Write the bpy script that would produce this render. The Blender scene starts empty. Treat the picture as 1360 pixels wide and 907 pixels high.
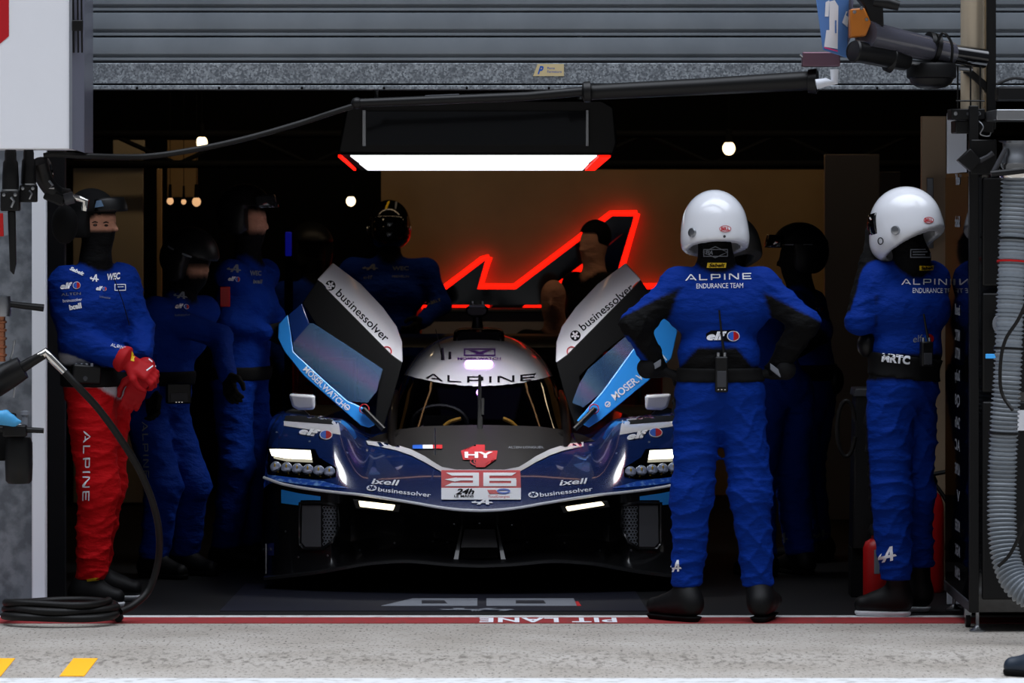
import bpy, bmesh, math, random
import numpy as np
from mathutils import Vector, Matrix
from mathutils.bvhtree import BVHTree

random.seed(7)
C = bpy.context.scene.collection
SC = bpy.context.scene

# ---------------------------------------------------------------- camera, sky, exposure
F = 6044.0          # focal length in pixels of the 1360-wide frame
HOR = 270.0         # image row of the horizon
CAMZ = 1.82
cam_d = bpy.data.cameras.new('camera')
cam = bpy.data.objects.new('camera', cam_d)
C.objects.link(cam)
cam.location = (0, -20, CAMZ)
cam.rotation_euler = (math.pi / 2, 0, 0)
cam_d.sensor_width = 36
cam_d.lens = F / 1360 * 36
cam_d.shift_y = -(453.5 - HOR) / 1360
cam_d.clip_start = 0.5
cam_d.clip_end = 300
cam_d.dof.use_dof = True
cam_d.dof.focus_distance = 20.6
cam_d.dof.aperture_fstop = 6.3
SC.camera = cam
SC.view_settings.view_transform = 'Standard'
SC.view_settings.look = 'None'
SC.view_settings.gamma = 1.0
SC.view_settings.use_curve_mapping = False
SC.view_settings.exposure = 0.0

SKY = 2.75
world = bpy.data.worlds.new('overcast_sky')
SC.world = world
world.use_nodes = True
wn, wl = world.node_tree.nodes, world.node_tree.links
wn.clear()
w_out = wn.new('ShaderNodeOutputWorld')
w_bg = wn.new('ShaderNodeBackground')
w_tc = wn.new('ShaderNodeTexCoord')
w_sep = wn.new('ShaderNodeSeparateXYZ')
w_rmp = wn.new('ShaderNodeValToRGB')
wl.new(w_tc.outputs['Generated'], w_sep.inputs[0])
wl.new(w_sep.outputs['Z'], w_rmp.inputs[0])
wl.new(w_rmp.outputs[0], w_bg.inputs[0])
wl.new(w_bg.outputs[0], w_out.inputs[0])
w_bg.inputs[1].default_value = SKY
els = w_rmp.color_ramp.elements          # low sky darkened to dim the garage, like an unseen stand; overcast above bright
els[0].position = 0.0; els[0].color = (0.03, 0.032, 0.036, 1)
els[1].position = 1.0; els[1].color = (1.5, 1.6, 1.78, 1)
e = els.new(0.68); e.color = (0.04, 0.043, 0.05, 1)
e = els.new(0.76); e.color = (0.75, 0.8, 0.9, 1)
e = els.new(0.84); e.color = (1.35, 1.43, 1.58, 1)

# ---------------------------------------------------------------- helpers
def lin(c):
    def f(v):
        v /= 255.0
        return v / 12.92 if v <= 0.04045 else ((v + 0.055) / 1.055) ** 2.4
    return tuple(f(v) for v in c)

def P(px, py, d):
    """the point of the place seen at photo pixel (px, py), d metres from the camera plane"""
    return Vector(((px - 680) * d / F, d - 20.0, CAMZ - (py - HOR) * d / F))

MATS = {}
def mat(name, rgb, rough=0.5, metal=0.0, emit=None, es=0.0, coat=0.0, alpha=1.0, bump=None, spec=0.5,
        noise=None, trans=0.0, attr=False, ior=1.45):
    m = bpy.data.materials.new(name)
    m.use_nodes = True
    n, l = m.node_tree.nodes, m.node_tree.links
    b = n['Principled BSDF']
    col = lin(rgb) + (1,)
    b.inputs['Base Color'].default_value = col
    b.inputs['Roughness'].default_value = rough
    b.inputs['Metallic'].default_value = metal
    b.inputs['Coat Weight'].default_value = coat
    b.inputs['Coat Roughness'].default_value = 0.04
    b.inputs['Specular IOR Level'].default_value = spec
    b.inputs['Alpha'].default_value = alpha
    b.inputs['Transmission Weight'].default_value = trans
    b.inputs['IOR'].default_value = ior
    if emit:
        b.inputs['Emission Color'].default_value = lin(emit) + (1,)
        b.inputs['Emission Strength'].default_value = es
    tc = None
    if bump or noise:
        tc = n.new('ShaderNodeTexCoord')
    if attr:
        a = n.new('ShaderNodeAttribute'); a.attribute_name = 'tint'
        l.new(a.outputs['Color'], b.inputs['Base Color'])
    if noise:      # (scale, second colour, low, high)
        nt = n.new('ShaderNodeTexNoise'); nt.inputs['Scale'].default_value = noise[0]
        nt.inputs['Detail'].default_value = 5
        r = n.new('ShaderNodeValToRGB')
        r.color_ramp.elements[0].position = noise[2]; r.color_ramp.elements[0].color = col
        r.color_ramp.elements[1].position = noise[3]; r.color_ramp.elements[1].color = lin(noise[1]) + (1,)
        l.new(tc.outputs['Object'], nt.inputs['Vector'])
        l.new(nt.outputs['Fac'], r.inputs[0])
        l.new(r.outputs[0], b.inputs['Base Color'])
    if bump:       # (scale, strength, distance[, stretch])
        nt = n.new('ShaderNodeTexNoise'); nt.inputs['Scale'].default_value = bump[0]
        nt.inputs['Detail'].default_value = 4
        bp = n.new('ShaderNodeBump'); bp.inputs['Strength'].default_value = bump[1]
        bp.inputs['Distance'].default_value = bump[2]
        if len(bump) > 3:
            mp = n.new('ShaderNodeMapping'); mp.inputs['Scale'].default_value = bump[3]
            l.new(tc.outputs['Object'], mp.inputs['Vector']); l.new(mp.outputs[0], nt.inputs['Vector'])
        else:
            l.new(tc.outputs['Object'], nt.inputs['Vector'])
        l.new(nt.outputs['Fac'], bp.inputs['Height'])
        l.new(bp.outputs[0], b.inputs['Normal'])
    MATS[name] = m
    return m

ORG = {}
def tag(o, label=None, cat=None, group=None, kind=None):
    if label: o['label'] = label
    if cat: o['category'] = cat
    if group: o['group'] = group
    if kind: o['kind'] = kind
    return o

def thing(name, label, cat, loc, group=None):
    o = bpy.data.objects.new(name, None)
    C.objects.link(o)
    o.empty_display_size = 0.1
    o.location = loc
    ORG[o.name] = Vector(loc)
    return tag(o, label, cat, group)

def link_mesh(name, me, mats, parent, loc, label):
    o = bpy.data.objects.new(name, me)
    C.objects.link(o)
    for m in (mats if isinstance(mats, (list, tuple)) else [mats]):
        me.materials.append(m)
    if parent is not None:
        o.parent = parent
        ORG[o.name] = ORG[parent.name].copy()
    else:
        o.location = loc
        ORG[o.name] = Vector(loc)
    if label: o['label'] = label
    return o

def orient(d):
    d = Vector(d).normalized()
    up = Vector((0, 0, 1)) if abs(d.z) < 0.95 else Vector((1, 0, 0))
    a = d.cross(up).normalized()
    return a, a.cross(d).normalized()

class MB:
    def __init__(s):
        s.v, s.f, s.m = [], [], []
    def add(s, vs, fs, mi=0):
        k = len(s.v)
        s.v += [tuple(v) for v in vs]
        for f in fs:
            s.f.append(tuple(k + i for i in f)); s.m.append(mi)
        return s
    def box(s, c, size, rot=None, mi=0):
        c = Vector(c); hx, hy, hz = size[0] / 2, size[1] / 2, size[2] / 2
        vs = [Vector((x, y, z)) for x in (-hx, hx) for y in (-hy, hy) for z in (-hz, hz)]
        if rot is not None: vs = [rot @ v for v in vs]
        return s.add([c + v for v in vs], [(0, 1, 3, 2), (4, 6, 7, 5), (0, 4, 5, 1), (2, 3, 7, 6), (0, 2, 6, 4), (1, 5, 7, 3)], mi)
    def boxb(s, x0, x1, y0, y1, z0, z1, mi=0):
        return s.box(((x0 + x1) / 2, (y0 + y1) / 2, (z0 + z1) / 2), (abs(x1 - x0), abs(y1 - y0), abs(z1 - z0)), None, mi)
    def tube(s, pts, r, n=12, caps=True, mi=0, closed=False):
        pts = [Vector(p) for p in pts]
        if not isinstance(r, (list, tuple)): r = [r] * len(pts)
        a, b = orient(pts[1] - pts[0])
        rings = []
        L = len(pts)
        for i, p in enumerate(pts):
            if closed: t = pts[(i + 1) % L] - pts[i - 1]
            else: t = pts[min(i + 1, L - 1)] - pts[max(i - 1, 0)]
            t.normalize()
            a = (a - t * a.dot(t)).normalized(); b = a.cross(t)
            rings.append([p + (a * math.cos(2 * math.pi * k / n) + b * math.sin(2 * math.pi * k / n)) * r[i] for k in range(n)])
        vs = [v for g in rings for v in g]
        fs = []
        for i in range(L if closed else L - 1):
            j = (i + 1) % L
            for k in range(n):
                q = (k + 1) % n
                fs.append((i * n + k, j * n + k, j * n + q, i * n + q))
        if caps and not closed:
            fs.append(tuple(range(n))); fs.append(tuple((L - 1) * n + k for k in reversed(range(n))))
        return s.add(vs, fs, mi)
    def lathe(s, prof, c, axis=(0, 0, 1), n=24, mi=0):
        """prof: list of (radius, distance along axis)"""
        ax = Vector(axis).normalized(); a, b = orient(ax); c = Vector(c)
        vs, fs = [], []
        for (r, h) in prof:
            vs += [c + ax * h + (a * math.cos(2 * math.pi * k / n) + b * math.sin(2 * math.pi * k / n)) * max(r, 1e-4) for k in range(n)]
        for i in range(len(prof) - 1):
            for k in range(n):
                q = (k + 1) % n
                fs.append((i * n + k, i * n + q, (i + 1) * n + q, (i + 1) * n + k))
        fs.append(tuple(range(n))); fs.append(tuple((len(prof) - 1) * n + k for k in reversed(range(n))))
        return s.add(vs, fs, mi)
    def prism(s, poly, ext, mi=0):
        poly = [Vector(p) for p in poly]; ext = Vector(ext); n = len(poly)
        fs = [tuple(range(n)), tuple(n + k for k in reversed(range(n)))]
        for k in range(n):
            q = (k + 1) % n
            fs.append((k, n + k, n + q, q))
        return s.add(poly + [p + ext for p in poly], fs, mi)
    def grid(s, rows, mi=0, closed=False):
        h, w = len(rows), len(rows[0])
        vs = [p for r in rows for p in r]
        fs = []
        for i in range(h - 1):
            for k in range(w if closed else w - 1):
                q = (k + 1) % w
                fs.append((i * w + k, i * w + q, (i + 1) * w + q, (i + 1) * w + k))
        return s.add(vs, fs, mi)
    def ball(s, c, r, n=16, mi=0):
        if not isinstance(r, (list, tuple)): r = (r, r, r)
        rows = []
        for i in range(n // 2 + 1):
            t = math.pi * i / (n // 2)
            rows.append([(c[0] + r[0] * max(math.sin(t), 1e-4) * math.cos(2 * math.pi * k / n),
                          c[1] + r[1] * max(math.sin(t), 1e-4) * math.sin(2 * math.pi * k / n), c[2] + r[2] * math.cos(t)) for k in range(n)])
        return s.grid(rows, mi, closed=True)
    def build(s, name, mats, parent=None, loc=None, bevel=0.0, seg=2, smooth=True, angle=40, label=None, sub=0, thick=0.0, fix=True):
        if parent is not None: off = ORG[parent.name]
        else:
            if loc is None:
                a = np.array(s.v); loc = ((a[:, 0].min() + a[:, 0].max()) / 2, (a[:, 1].min() + a[:, 1].max()) / 2, a[:, 2].min())
            off = Vector(loc)
        me = bpy.data.meshes.new(name)
        me.from_pydata([(v[0] - off[0], v[1] - off[1], v[2] - off[2]) for v in s.v], [], s.f)
        me.polygons.foreach_set('material_index', s.m)
        if fix:
            bm = bmesh.new(); bm.from_mesh(me)
            bmesh.ops.remove_doubles(bm, verts=bm.verts, dist=1e-5)
            bmesh.ops.recalc_face_normals(bm, faces=bm.faces)
            bm.to_mesh(me); bm.free()
        if smooth:
            me.polygons.foreach_set('use_smooth', [True] * len(me.polygons))
            me.set_sharp_from_angle(angle=math.radians(angle))
        o = link_mesh(name, me, mats, parent, loc, label)
        if thick:
            md = o.modifiers.new('thickness', 'SOLIDIFY'); md.thickness = thick; md.offset = 0
        if bevel:
            md = o.modifiers.new('rounding', 'BEVEL'); md.width = bevel; md.segments = seg; md.limit_method = 'ANGLE'
            md.angle_limit = math.radians(40); md.harden_normals = False
        if sub:
            md = o.modifiers.new('smoothing', 'SUBSURF'); md.levels = sub; md.render_levels = sub
        me.update()
        return o

def struct(name, mb, m, **k):
    o = mb.build(name, m, None, k.pop('loc', (0, 0, 0)), **k)
    o['kind'] = 'structure'
    return o

def spline(pts, n=8):
    """smooth curve through the points"""
    pts = [Vector(p) for p in pts]
    out = []
    for i in range(len(pts) - 1):
        p0, p1, p2, p3 = pts[max(i - 1, 0)], pts[i], pts[i + 1], pts[min(i + 2, len(pts) - 1)]
        for k in range(n):
            t = k / n
            out.append(0.5 * ((2 * p1) + (p2 - p0) * t + (2 * p0 - 5 * p1 + 4 * p2 - p3) * t * t + (3 * p1 - p0 - 3 * p2 + p3) * t ** 3))
    out.append(pts[-1])
    return out

# ---------------------------------------------------------------- implicit surfaces for bodies
class SDF:
    """a union of soft rounded limbs turned into one continuous skin"""
    def __init__(s, h, k=0.05):
        s.h, s.k, s.pr = h, k, []
    def cone(s, a, b, ra, rb, col=0, k=None, sub=False):
        s.pr.append(('c', np.array(a, float), np.array(b, float), ra, rb, col, s.k if k is None else k, sub)); return s
    def ell(s, c, r, R=None, col=0, k=None, sub=False):
        s.pr.append(('e', np.array(c, float), np.array(r, float), R, None, col, s.k if k is None else k, sub)); return s
    def mesh(s, cut=None, wrinkle=None):
        h = s.h; m = 0.05
        lo, hi = np.full(3, 1e9), np.full(3, -1e9)
        for p in s.pr:
            if p[7]: continue
            if p[0] == 'c':
                r = max(p[3], p[4]); a = np.minimum(p[1], p[2]) - r; b = np.maximum(p[1], p[2]) + r
            else:
                r = p[2].max(); a = p[1] - r; b = p[1] + r
            lo = np.minimum(lo, a); hi = np.maximum(hi, b)
        lo -= m; hi += m
        n = np.ceil((hi - lo) / h).astype(int) + 1
        D = np.full(n, 0.3); best = np.full(n, 1e9); K = np.zeros(n, np.int16)
        ax = [lo[i] + np.arange(n[i]) * h for i in range(3)]
        for p in s.pr:
            if p[0] == 'c':
                r = max(p[3], p[4]); a = np.minimum(p[1], p[2]) - r; b = np.maximum(p[1], p[2]) + r
            else:
                r = p[2].max(); a = p[1] - r; b = p[1] + r
            mg = 0.10
            i0 = np.clip(np.floor((a - mg - lo) / h).astype(int), 0, n); i1 = np.clip(np.ceil((b + mg - lo) / h).astype(int) + 1, 0, n)
            sl = tuple(slice(i0[q], i1[q]) for q in range(3))
            X, Y, Z = np.meshgrid(ax[0][sl[0]], ax[1][sl[1]], ax[2][sl[2]], indexing='ij')
            if p[0] == 'c':
                A, B = p[1], p[2]; ba = B - A; L2 = max(ba @ ba, 1e-9)
                t = np.clip(((X - A[0]) * ba[0] + (Y - A[1]) * ba[1] + (Z - A[2]) * ba[2]) / L2, 0, 1)
                d = np.sqrt((X - A[0] - ba[0] * t) ** 2 + (Y - A[1] - ba[1] * t) ** 2 + (Z - A[2] - ba[2] * t) ** 2) - (p[3] + (p[4] - p[3]) * t)
            else:
                Q = [X - p[1][0], Y - p[1][1], Z - p[1][2]]
                if p[3] is not None:
                    R = np.array(p[3])          # rows: local axes
                    Q = [R[q][0] * Q[0] + R[q][1] * Q[1] + R[q][2] * Q[2] for q in range(3)]
                r = p[2]
                k0 = np.sqrt((Q[0] / r[0]) ** 2 + (Q[1] / r[1]) ** 2 + (Q[2] / r[2]) ** 2)
                k1 = np.sqrt((Q[0] / r[0] ** 2) ** 2 + (Q[1] / r[1] ** 2) ** 2 + (Q[2] / r[2] ** 2) ** 2)
                d = k0 * (k0 - 1) / np.maximum(k1, 1e-6)
            k = p[6]; cur = D[sl]
            if p[7]:
                hh = np.maximum(k - np.abs(-d - cur), 0) / k
                D[sl] = np.maximum(cur, -d) + hh * hh * k / 4
            else:
                hh = np.maximum(k - np.abs(d - cur), 0) / k
                D[sl] = np.minimum(cur, d) - hh * hh * k / 4
                bb = best[sl]; w = d < bb
                K[sl] = np.where(w, p[5], K[sl]); best[sl] = np.where(w, d, bb)
        if wrinkle is not None or cut is not None:
            X, Y, Z = np.meshgrid(*ax, indexing='ij')
            if wrinkle is not None: D = D + wrinkle(X, Y, Z, K)
            if cut is not None: D = np.maximum(D, cut(X, Y, Z))
        # surface nets
        S = D < 0
        c = [S[i:n[0] - 1 + i, j:n[1] - 1 + j, q:n[2] - 1 + q] for i in (0, 1) for j in (0, 1) for q in (0, 1)]
        sm = sum(x.astype(np.int8) for x in c)
        act = (sm > 0) & (sm < 8)
        idx = np.full(act.shape, -1, np.int64); cells = np.argwhere(act); idx[act] = np.arange(len(cells))
        acc = np.zeros((len(cells), 3)); cnt = np.zeros(len(cells))
        crn = [(i, j, q) for i in (0, 1) for j in (0, 1) for q in (0, 1)]
        vals = {o: D[cells[:, 0] + o[0], cells[:, 1] + o[1], cells[:, 2] + o[2]] for o in crn}
        for o in crn:
            for a in range(3):
                if o[a] == 0:
                    o2 = tuple(1 if q == a else o[q] for q in range(3))
                    v0, v1 = vals[o], vals[o2]
                    w = (v0 < 0) != (v1 < 0)
                    t = np.where(w, v0 / np.where(w, v0 - v1, 1), 0)
                    pt = np.array(o, float)[None, :].repeat(len(cells), 0); pt[:, a] += t
                    acc[w] += pt[w]; cnt[w] += 1
        V = lo + (cells + acc / np.maximum(cnt, 1)[:, None]) * h
        quads = []
        for a in range(3):
            b_, c_ = (a + 1) % 3, (a + 2) % 3
            sh = [slice(None)] * 3; s0 = list(sh); s1 = list(sh)
            s0[a] = slice(0, n[a] - 1); s1[a] = slice(1, n[a])
            e = S[tuple(s0)] != S[tuple(s1)]
            E = np.argwhere(e); ok = (E[:, b_] > 0) & (E[:, c_] > 0) & (E[:, b_] < n[b_] - 1) & (E[:, c_] < n[c_] - 1); E = E[ok]
            def cell(db, dc):
                q = E.copy(); q[:, b_] -= db; q[:, c_] -= dc
                return idx[q[:, 0], q[:, 1], q[:, 2]]
            Q = np.stack([cell(1, 1), cell(0, 1), cell(0, 0), cell(1, 0)], 1)
            ins = S[E[:, 0], E[:, 1], E[:, 2]]
            Q[~ins] = Q[~ins][:, ::-1]
            quads.append(Q[(Q >= 0).all(1)])
        Qd = np.concatenate(quads)
        kk = K[cells[:, 0], cells[:, 1], cells[:, 2]]
        return V, Qd, kk

def skin_obj(name, V, Q, cols, m, parent, label=None):
    """link an implicit mesh; cols: one rgb (linear) per vertex, kept as the 'tint' of the cloth"""
    off = np.array(ORG[parent.name])
    me = bpy.data.meshes.new(name)
    me.from_pydata((V - off).tolist(), [], Q.tolist())
    me.polygons.foreach_set('use_smooth', [True] * len(me.polygons))
    if cols is not None:
        at = me.color_attributes.new('tint', 'FLOAT_COLOR', 'POINT')
        at.data.foreach_set('color', np.concatenate([cols, np.ones((len(cols), 1))], 1).astype(np.float32).ravel())
    me.update()
    return link_mesh(name, me, m, parent, None, label)

# ---------------------------------------------------------------- lettering
def glyphs(text, bold=0.0, shear=0.0, sx=1.0, spacing=1.0):
    """flat outline of a word: triangles with capital height 1, left edge at 0"""
    cu = bpy.data.curves.new('lettering', 'FONT'); cu.body = text; cu.offset = bold; cu.shear = shear; cu.space_character = spacing
    cu.resolution_u = 3
    ob = bpy.data.objects.new('lettering', cu); C.objects.link(ob)
    dg = bpy.context.evaluated_depsgraph_get(); dg.update()
    ev = ob.evaluated_get(dg); me = ev.to_mesh()
    bm = bmesh.new(); bm.from_mesh(me)
    bmesh.ops.triangulate(bm, faces=bm.faces)
    V = np.array([v.co[:2] for v in bm.verts]); T = [tuple(v.index for v in f.verts) for f in bm.faces]
    bm.free(); ev.to_mesh_clear(); bpy.data.objects.remove(ob); bpy.data.curves.remove(cu)
    V = V / 0.69; V[:, 0] -= V[:, 0].min(); V[:, 0] *= sx
    return V, T

def polys(*ps):
    """several flat polygons (lists of 2-D points) as one outline"""
    V, T = [], []
    bm = bmesh.new()
    for p in ps:
        bm.faces.new([bm.verts.new((x, y, 0)) for x, y in p])
    bmesh.ops.triangulate(bm, faces=bm.faces)
    bm.verts.index_update()
    V = np.array([v.co[:2] for v in bm.verts]); T = [tuple(v.index for v in f.verts) for f in bm.faces]
    bm.free()
    return V, T

def disc(cx=0.5, cy=0.5, r=0.5, n=20, a0=0, a1=2 * math.pi, ry=None):
    ry = ry or r
    return [(cx + r * math.cos(a0 + (a1 - a0) * k / n), cy + ry * math.sin(a0 + (a1 - a0) * k / n)) for k in range(n + (0 if a1 - a0 > 6.28 else 1))]

def ringpoly(cx, cy, r, w, n=24, ry=None):
    ry = ry or r; ps = []
    for k in range(n):
        a, b = 2 * math.pi * k / n, 2 * math.pi * (k + 1) / n
        ps.append([(cx + r * math.cos(a), cy + ry * math.sin(a)), (cx + r * math.cos(b), cy + ry * math.sin(b)),
                   (cx + (r - w) * math.cos(b), cy + (ry - w) * math.sin(b)), (cx + (r - w) * math.cos(a), cy + (ry - w) * math.sin(a))])
    return ps

def wide(text):
    """wide, thin-stroked capitals of the team's name"""
    L = {'A': [[(0, 0), (.2, 0), (.78, .98), (.62, 1.0)], [(.62, 1.0), (.78, 1.0), (1.4, 0), (1.2, 0)], [(.55, .2), (1.1, .2), (1.0, .36), (.62, .36)]],
         'L': [[(0, 0), (.17, 0), (.17, 1), (0, 1)], [(.17, 0), (1.0, 0), (1.0, .16), (.17, .16)]],
         'P': [[(0, 0), (.17, 0), (.17, 1), (0, 1)], [(.17, .84), (1.0, .84), (1.0, 1), (.17, 1)], [(1.0, .3), (1.17, .4), (1.17, .9), (1.0, 1)], [(.17, .3), (1.0, .3), (1.0, .46), (.17, .46)]],
         'I': [[(0, 0), (.17, 0), (.17, 1), (0, 1)]],
         'N': [[(0, 0), (.17, 0), (.17, 1), (0, 1)], [(.02, 1), (.25, 1), (1.2, 0), (.97, 0)], [(1.05, 0), (1.22, 0), (1.22, 1), (1.05, 1)]],
         'E': [[(0, 0), (.17, 0), (.17, 1), (0, 1)], [(.17, .84), (1.1, .84), (1.1, 1), (.17, 1)], [(.17, .42), (1.0, .42), (1.0, .58), (.17, .58)], [(.17, 0), (1.1, 0), (1.1, .16), (.17, .16)]]}
    W = {'A': 1.4, 'L': 1.0, 'P': 1.17, 'I': .17, 'N': 1.22, 'E': 1.1}
    x = 0; out = []
    for ch in text:
        out += [[(x + a, b) for a, b in p] for p in L[ch]]
        x += W[ch] + (.42 if ch != 'A' else .3)
    return polys(*out)

EMBLEM = polys([(.30, 0), (.54, 0), (1.12, .98), (.92, 1.0)], [(.92, 1.0), (1.16, 1.0), (1.20, 0), (.96, 0)],
               [(0, .24), (1.5, .24), (1.36, .42), (-.05, .42)], [(-.05, .42), (.22, .42), (.30, .62)])

def refine(V, T, step):
    """split long triangle edges so a flat outline can follow a curved surface"""
    V = [tuple(v) for v in V]; T = list(T)
    for _ in range(7):
        mid = {}; out = []; ch = False
        def gm(a, b):
            k = (min(a, b), max(a, b))
            if k not in mid:
                V.append(((V[a][0] + V[b][0]) / 2, (V[a][1] + V[b][1]) / 2)); mid[k] = len(V) - 1
            return mid[k]
        def lg(a, b): return math.hypot(V[a][0] - V[b][0], V[a][1] - V[b][1]) > step
        for (a, b, c) in T:
            e = (lg(a, b), lg(b, c), lg(c, a)); k = sum(e)
            if k == 0: out.append((a, b, c)); continue
            ch = True
            if k == 3:
                x, y, z = gm(a, b), gm(b, c), gm(c, a); out += [(a, x, z), (x, b, y), (z, y, c), (x, y, z)]
            else:
                while not e[0]:
                    a, b, c = b, c, a; e = (e[1], e[2], e[0])
                x = gm(a, b)
                if e[1]:
                    y = gm(b, c); out += [(x, b, y), (a, x, y), (a, y, c)]
                elif e[2]:
                    z = gm(c, a); out += [(a, x, z), (x, b, c), (x, c, z)]
                else: out += [(a, x, c), (x, b, c)]
        T = out
        if not ch: break
    return np.array(V), T

CAM = Vector((0, -20, CAMZ))
TREES = {}
def tree(o):
    if o.name not in TREES:
        dg = bpy.context.evaluated_depsgraph_get(); dg.update()
        TREES[o.name] = (BVHTree.FromObject(o, dg), o.matrix_world.copy() if o.parent is None else Matrix.Translation(ORG[o.name]))
    return TREES[o.name]

def hit(px, py, objs):
    best = None
    tgt = P(px, py, 20.0)
    for o in objs:
        bv, mw = tree(o)
        off = mw.translation
        dr = (tgt - CAM).normalized()
        r = bv.ray_cast(CAM - off, dr)
        if r[0] is not None and (best is None or r[3] < best[2]):
            nn = r[1] if r[1].dot(dr) < 0 else -r[1]
            best = (r[0] + off, nn, r[3])
    return best

def affine(o, u, v):
    """map outline units to the photo: origin, image vector of one unit across, of one unit up"""
    return lambda x, y: (o[0] + u[0] * x + v[0] * y, o[1] + u[1] * x + v[1] * y)

def sticker(name, shape, f, objs, m, parent, off=0.003, step=7.0, label=None):
    """a thin printed sticker lying on the surface of the objects it is stuck to"""
    V, T = shape
    q = np.array([f(x, y) for x, y in V])
    q, T = refine(q, T, step)
    vs, ok = [], []
    for (x, y) in q:
        h = hit(x, y, objs)
        if h is None: vs.append(Vector((0, 0, 0))); ok.append(False)
        else: vs.append(h[0] + h[1] * off); ok.append(True)
    fs = []
    for t in T:
        if all(ok[i] for i in t):
            a, b, c = (vs[i] for i in t)
            if max((a - b).length, (b - c).length, (c - a).length) < 0.12: fs.append(t)
    if not fs: return None
    mb = MB(); used = sorted({i for t in fs for i in t}); mp = {i: k for k, i in enumerate(used)}
    mb.add([vs[i] for i in used], [tuple(mp[i] for i in t) for t in fs])
    return mb.build(name, m, parent, smooth=True, angle=180, label=label)

def word(name, text, x0, y0, x1, y1, h, objs, m, parent, off=0.003, bold=0.0, shear=0.0, step=7.0, shape=None, up=None):
    """lettering whose baseline runs from (x0,y0) to (x1,y1) in the photo with capitals h pixels tall"""
    V, T = shape if shape else glyphs(text, bold, shear)
    w = V[:, 0].max()
    u = ((x1 - x0) / w, (y1 - y0) / w)
    L = math.hypot(*u)
    v = up if up else (u[1] / L * h, -u[0] / L * h)
    return sticker(name, (V, T), affine((x0, y0), u, v), objs, m, parent, off, step)
# ---------------------------------------------------------------- materials
def gm(px, py, z=0.0):
    """floor point seen at a photo pixel"""
    d = (CAMZ - z) * F / (py - HOR)
    return Vector(((px - 680) * d / F, d - 20.0, z))

m_black = mat('black_plastic', (10, 10, 11), 0.42, spec=.35)
m_blackgloss = mat('gloss_black', (6, 6, 8), 0.08, coat=0.6)
m_rubber = mat('black_rubber', (13, 12, 11), 0.5, spec=.35, bump=(60, 0.15, 0.003))
m_dark = mat('dark_paint', (6, 6, 7), 0.75, spec=.15)
m_darkgrey = mat('dark_grey_paint', (52, 53, 58), 0.55)
m_steel = mat('brushed_steel', (165, 168, 172), 0.3, 1.0, bump=(70, 0.06, 0.002))
m_chrome = mat('chrome', (225, 222, 215), 0.10, 1.0)
m_pole = mat('polished_pole', (232, 214, 186), 0.2, 0.55)
m_white = mat('white_paint', (226, 230, 238), 0.45)
m_ink = mat('white_ink', (236, 238, 244), 0.6)
m_greyink = mat('grey_ink', (120, 124, 132), 0.7)
m_blackink = mat('black_ink', (10, 10, 14), 0.9, spec=0.1)
m_redink = mat('red_ink', (190, 14, 28), 0.5)
m_blueink = mat('blue_ink', (30, 90, 190), 0.5)
m_yellowink = mat('yellow_ink', (235, 195, 20), 0.5)
m_red = mat('red_paint', (178, 12, 14), 0.4)
m_beige = mat('beige_panel', (172, 140, 92), 0.28, noise=(3.0, (158, 126, 80), 0.35, 0.7))
m_beige2 = mat('pale_beige_panel', (178, 164, 138), 0.4)
m_tube = mat('lamp_tube_glow', (255, 255, 255), 0.4, emit=(248, 252, 255), es=1.3)
m_redglow = mat('red_neon_glow', (200, 10, 6), 0.4, emit=(255, 22, 8), es=1.9)
m_warmglow = mat('warm_lamp_glow', (255, 230, 190), 0.4, emit=(255, 226, 178), es=3.0)
m_dimglow = mat('dim_warm_glow', (200, 170, 130), 0.4, emit=(255, 196, 140), es=0.75)
m_purple = mat('violet_lamp_glow', (230, 170, 255), 0.4, emit=(238, 190, 255), es=1.9)
m_led = mat('headlight_glow', (255, 250, 235), 0.3, emit=(255, 248, 222), es=3.4)
m_ledwarm = mat('marker_glow', (255, 246, 220), 0.3, emit=(255, 240, 200), es=2.4)

# galvanised sheet: flakes of zinc
m_galv = mat('galvanised_steel', (128, 134, 142), 0.42, 0.35)
n, l = m_galv.node_tree.nodes, m_galv.node_tree.links
tc = n.new('ShaderNodeTexCoord'); vo = n.new('ShaderNodeTexVoronoi'); vo.inputs['Scale'].default_value = 130
nt = n.new('ShaderNodeTexNoise'); nt.inputs['Scale'].default_value = 30; nt.inputs['Detail'].default_value = 6
mx = n.new('ShaderNodeMath'); mx.operation = 'MULTIPLY'
rp = n.new('ShaderNodeValToRGB')
rp.color_ramp.elements[0].position = 0.12; rp.color_ramp.elements[0].color = lin((104, 110, 117)) + (1,)
rp.color_ramp.elements[1].position = 0.5; rp.color_ramp.elements[1].color = lin((172, 180, 187)) + (1,)
l.new(tc.outputs['Object'], vo.inputs['Vector']); l.new(tc.outputs['Object'], nt.inputs['Vector'])
l.new(vo.outputs['Color'], mx.inputs[0]); l.new(nt.outputs['Fac'], mx.inputs[1])
l.new(mx.outputs[0], rp.inputs[0]); l.new(rp.outputs[0], n['Principled BSDF'].inputs['Base Color'])
m_zinc = mat('weathered_zinc_sheet', (124, 129, 136), 0.6, 0.2, noise=(11, (92, 97, 104), 0.42, 0.58), bump=(14, 0.2, 0.01))
m_slat = mat('shutter_slat_grey', (132, 140, 148), 0.5, 0.15, noise=(4, (116, 124, 132), 0.3, 0.75))
m_slatdark = mat('shutter_joint_dark', (40, 43, 49), 0.6)

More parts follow.
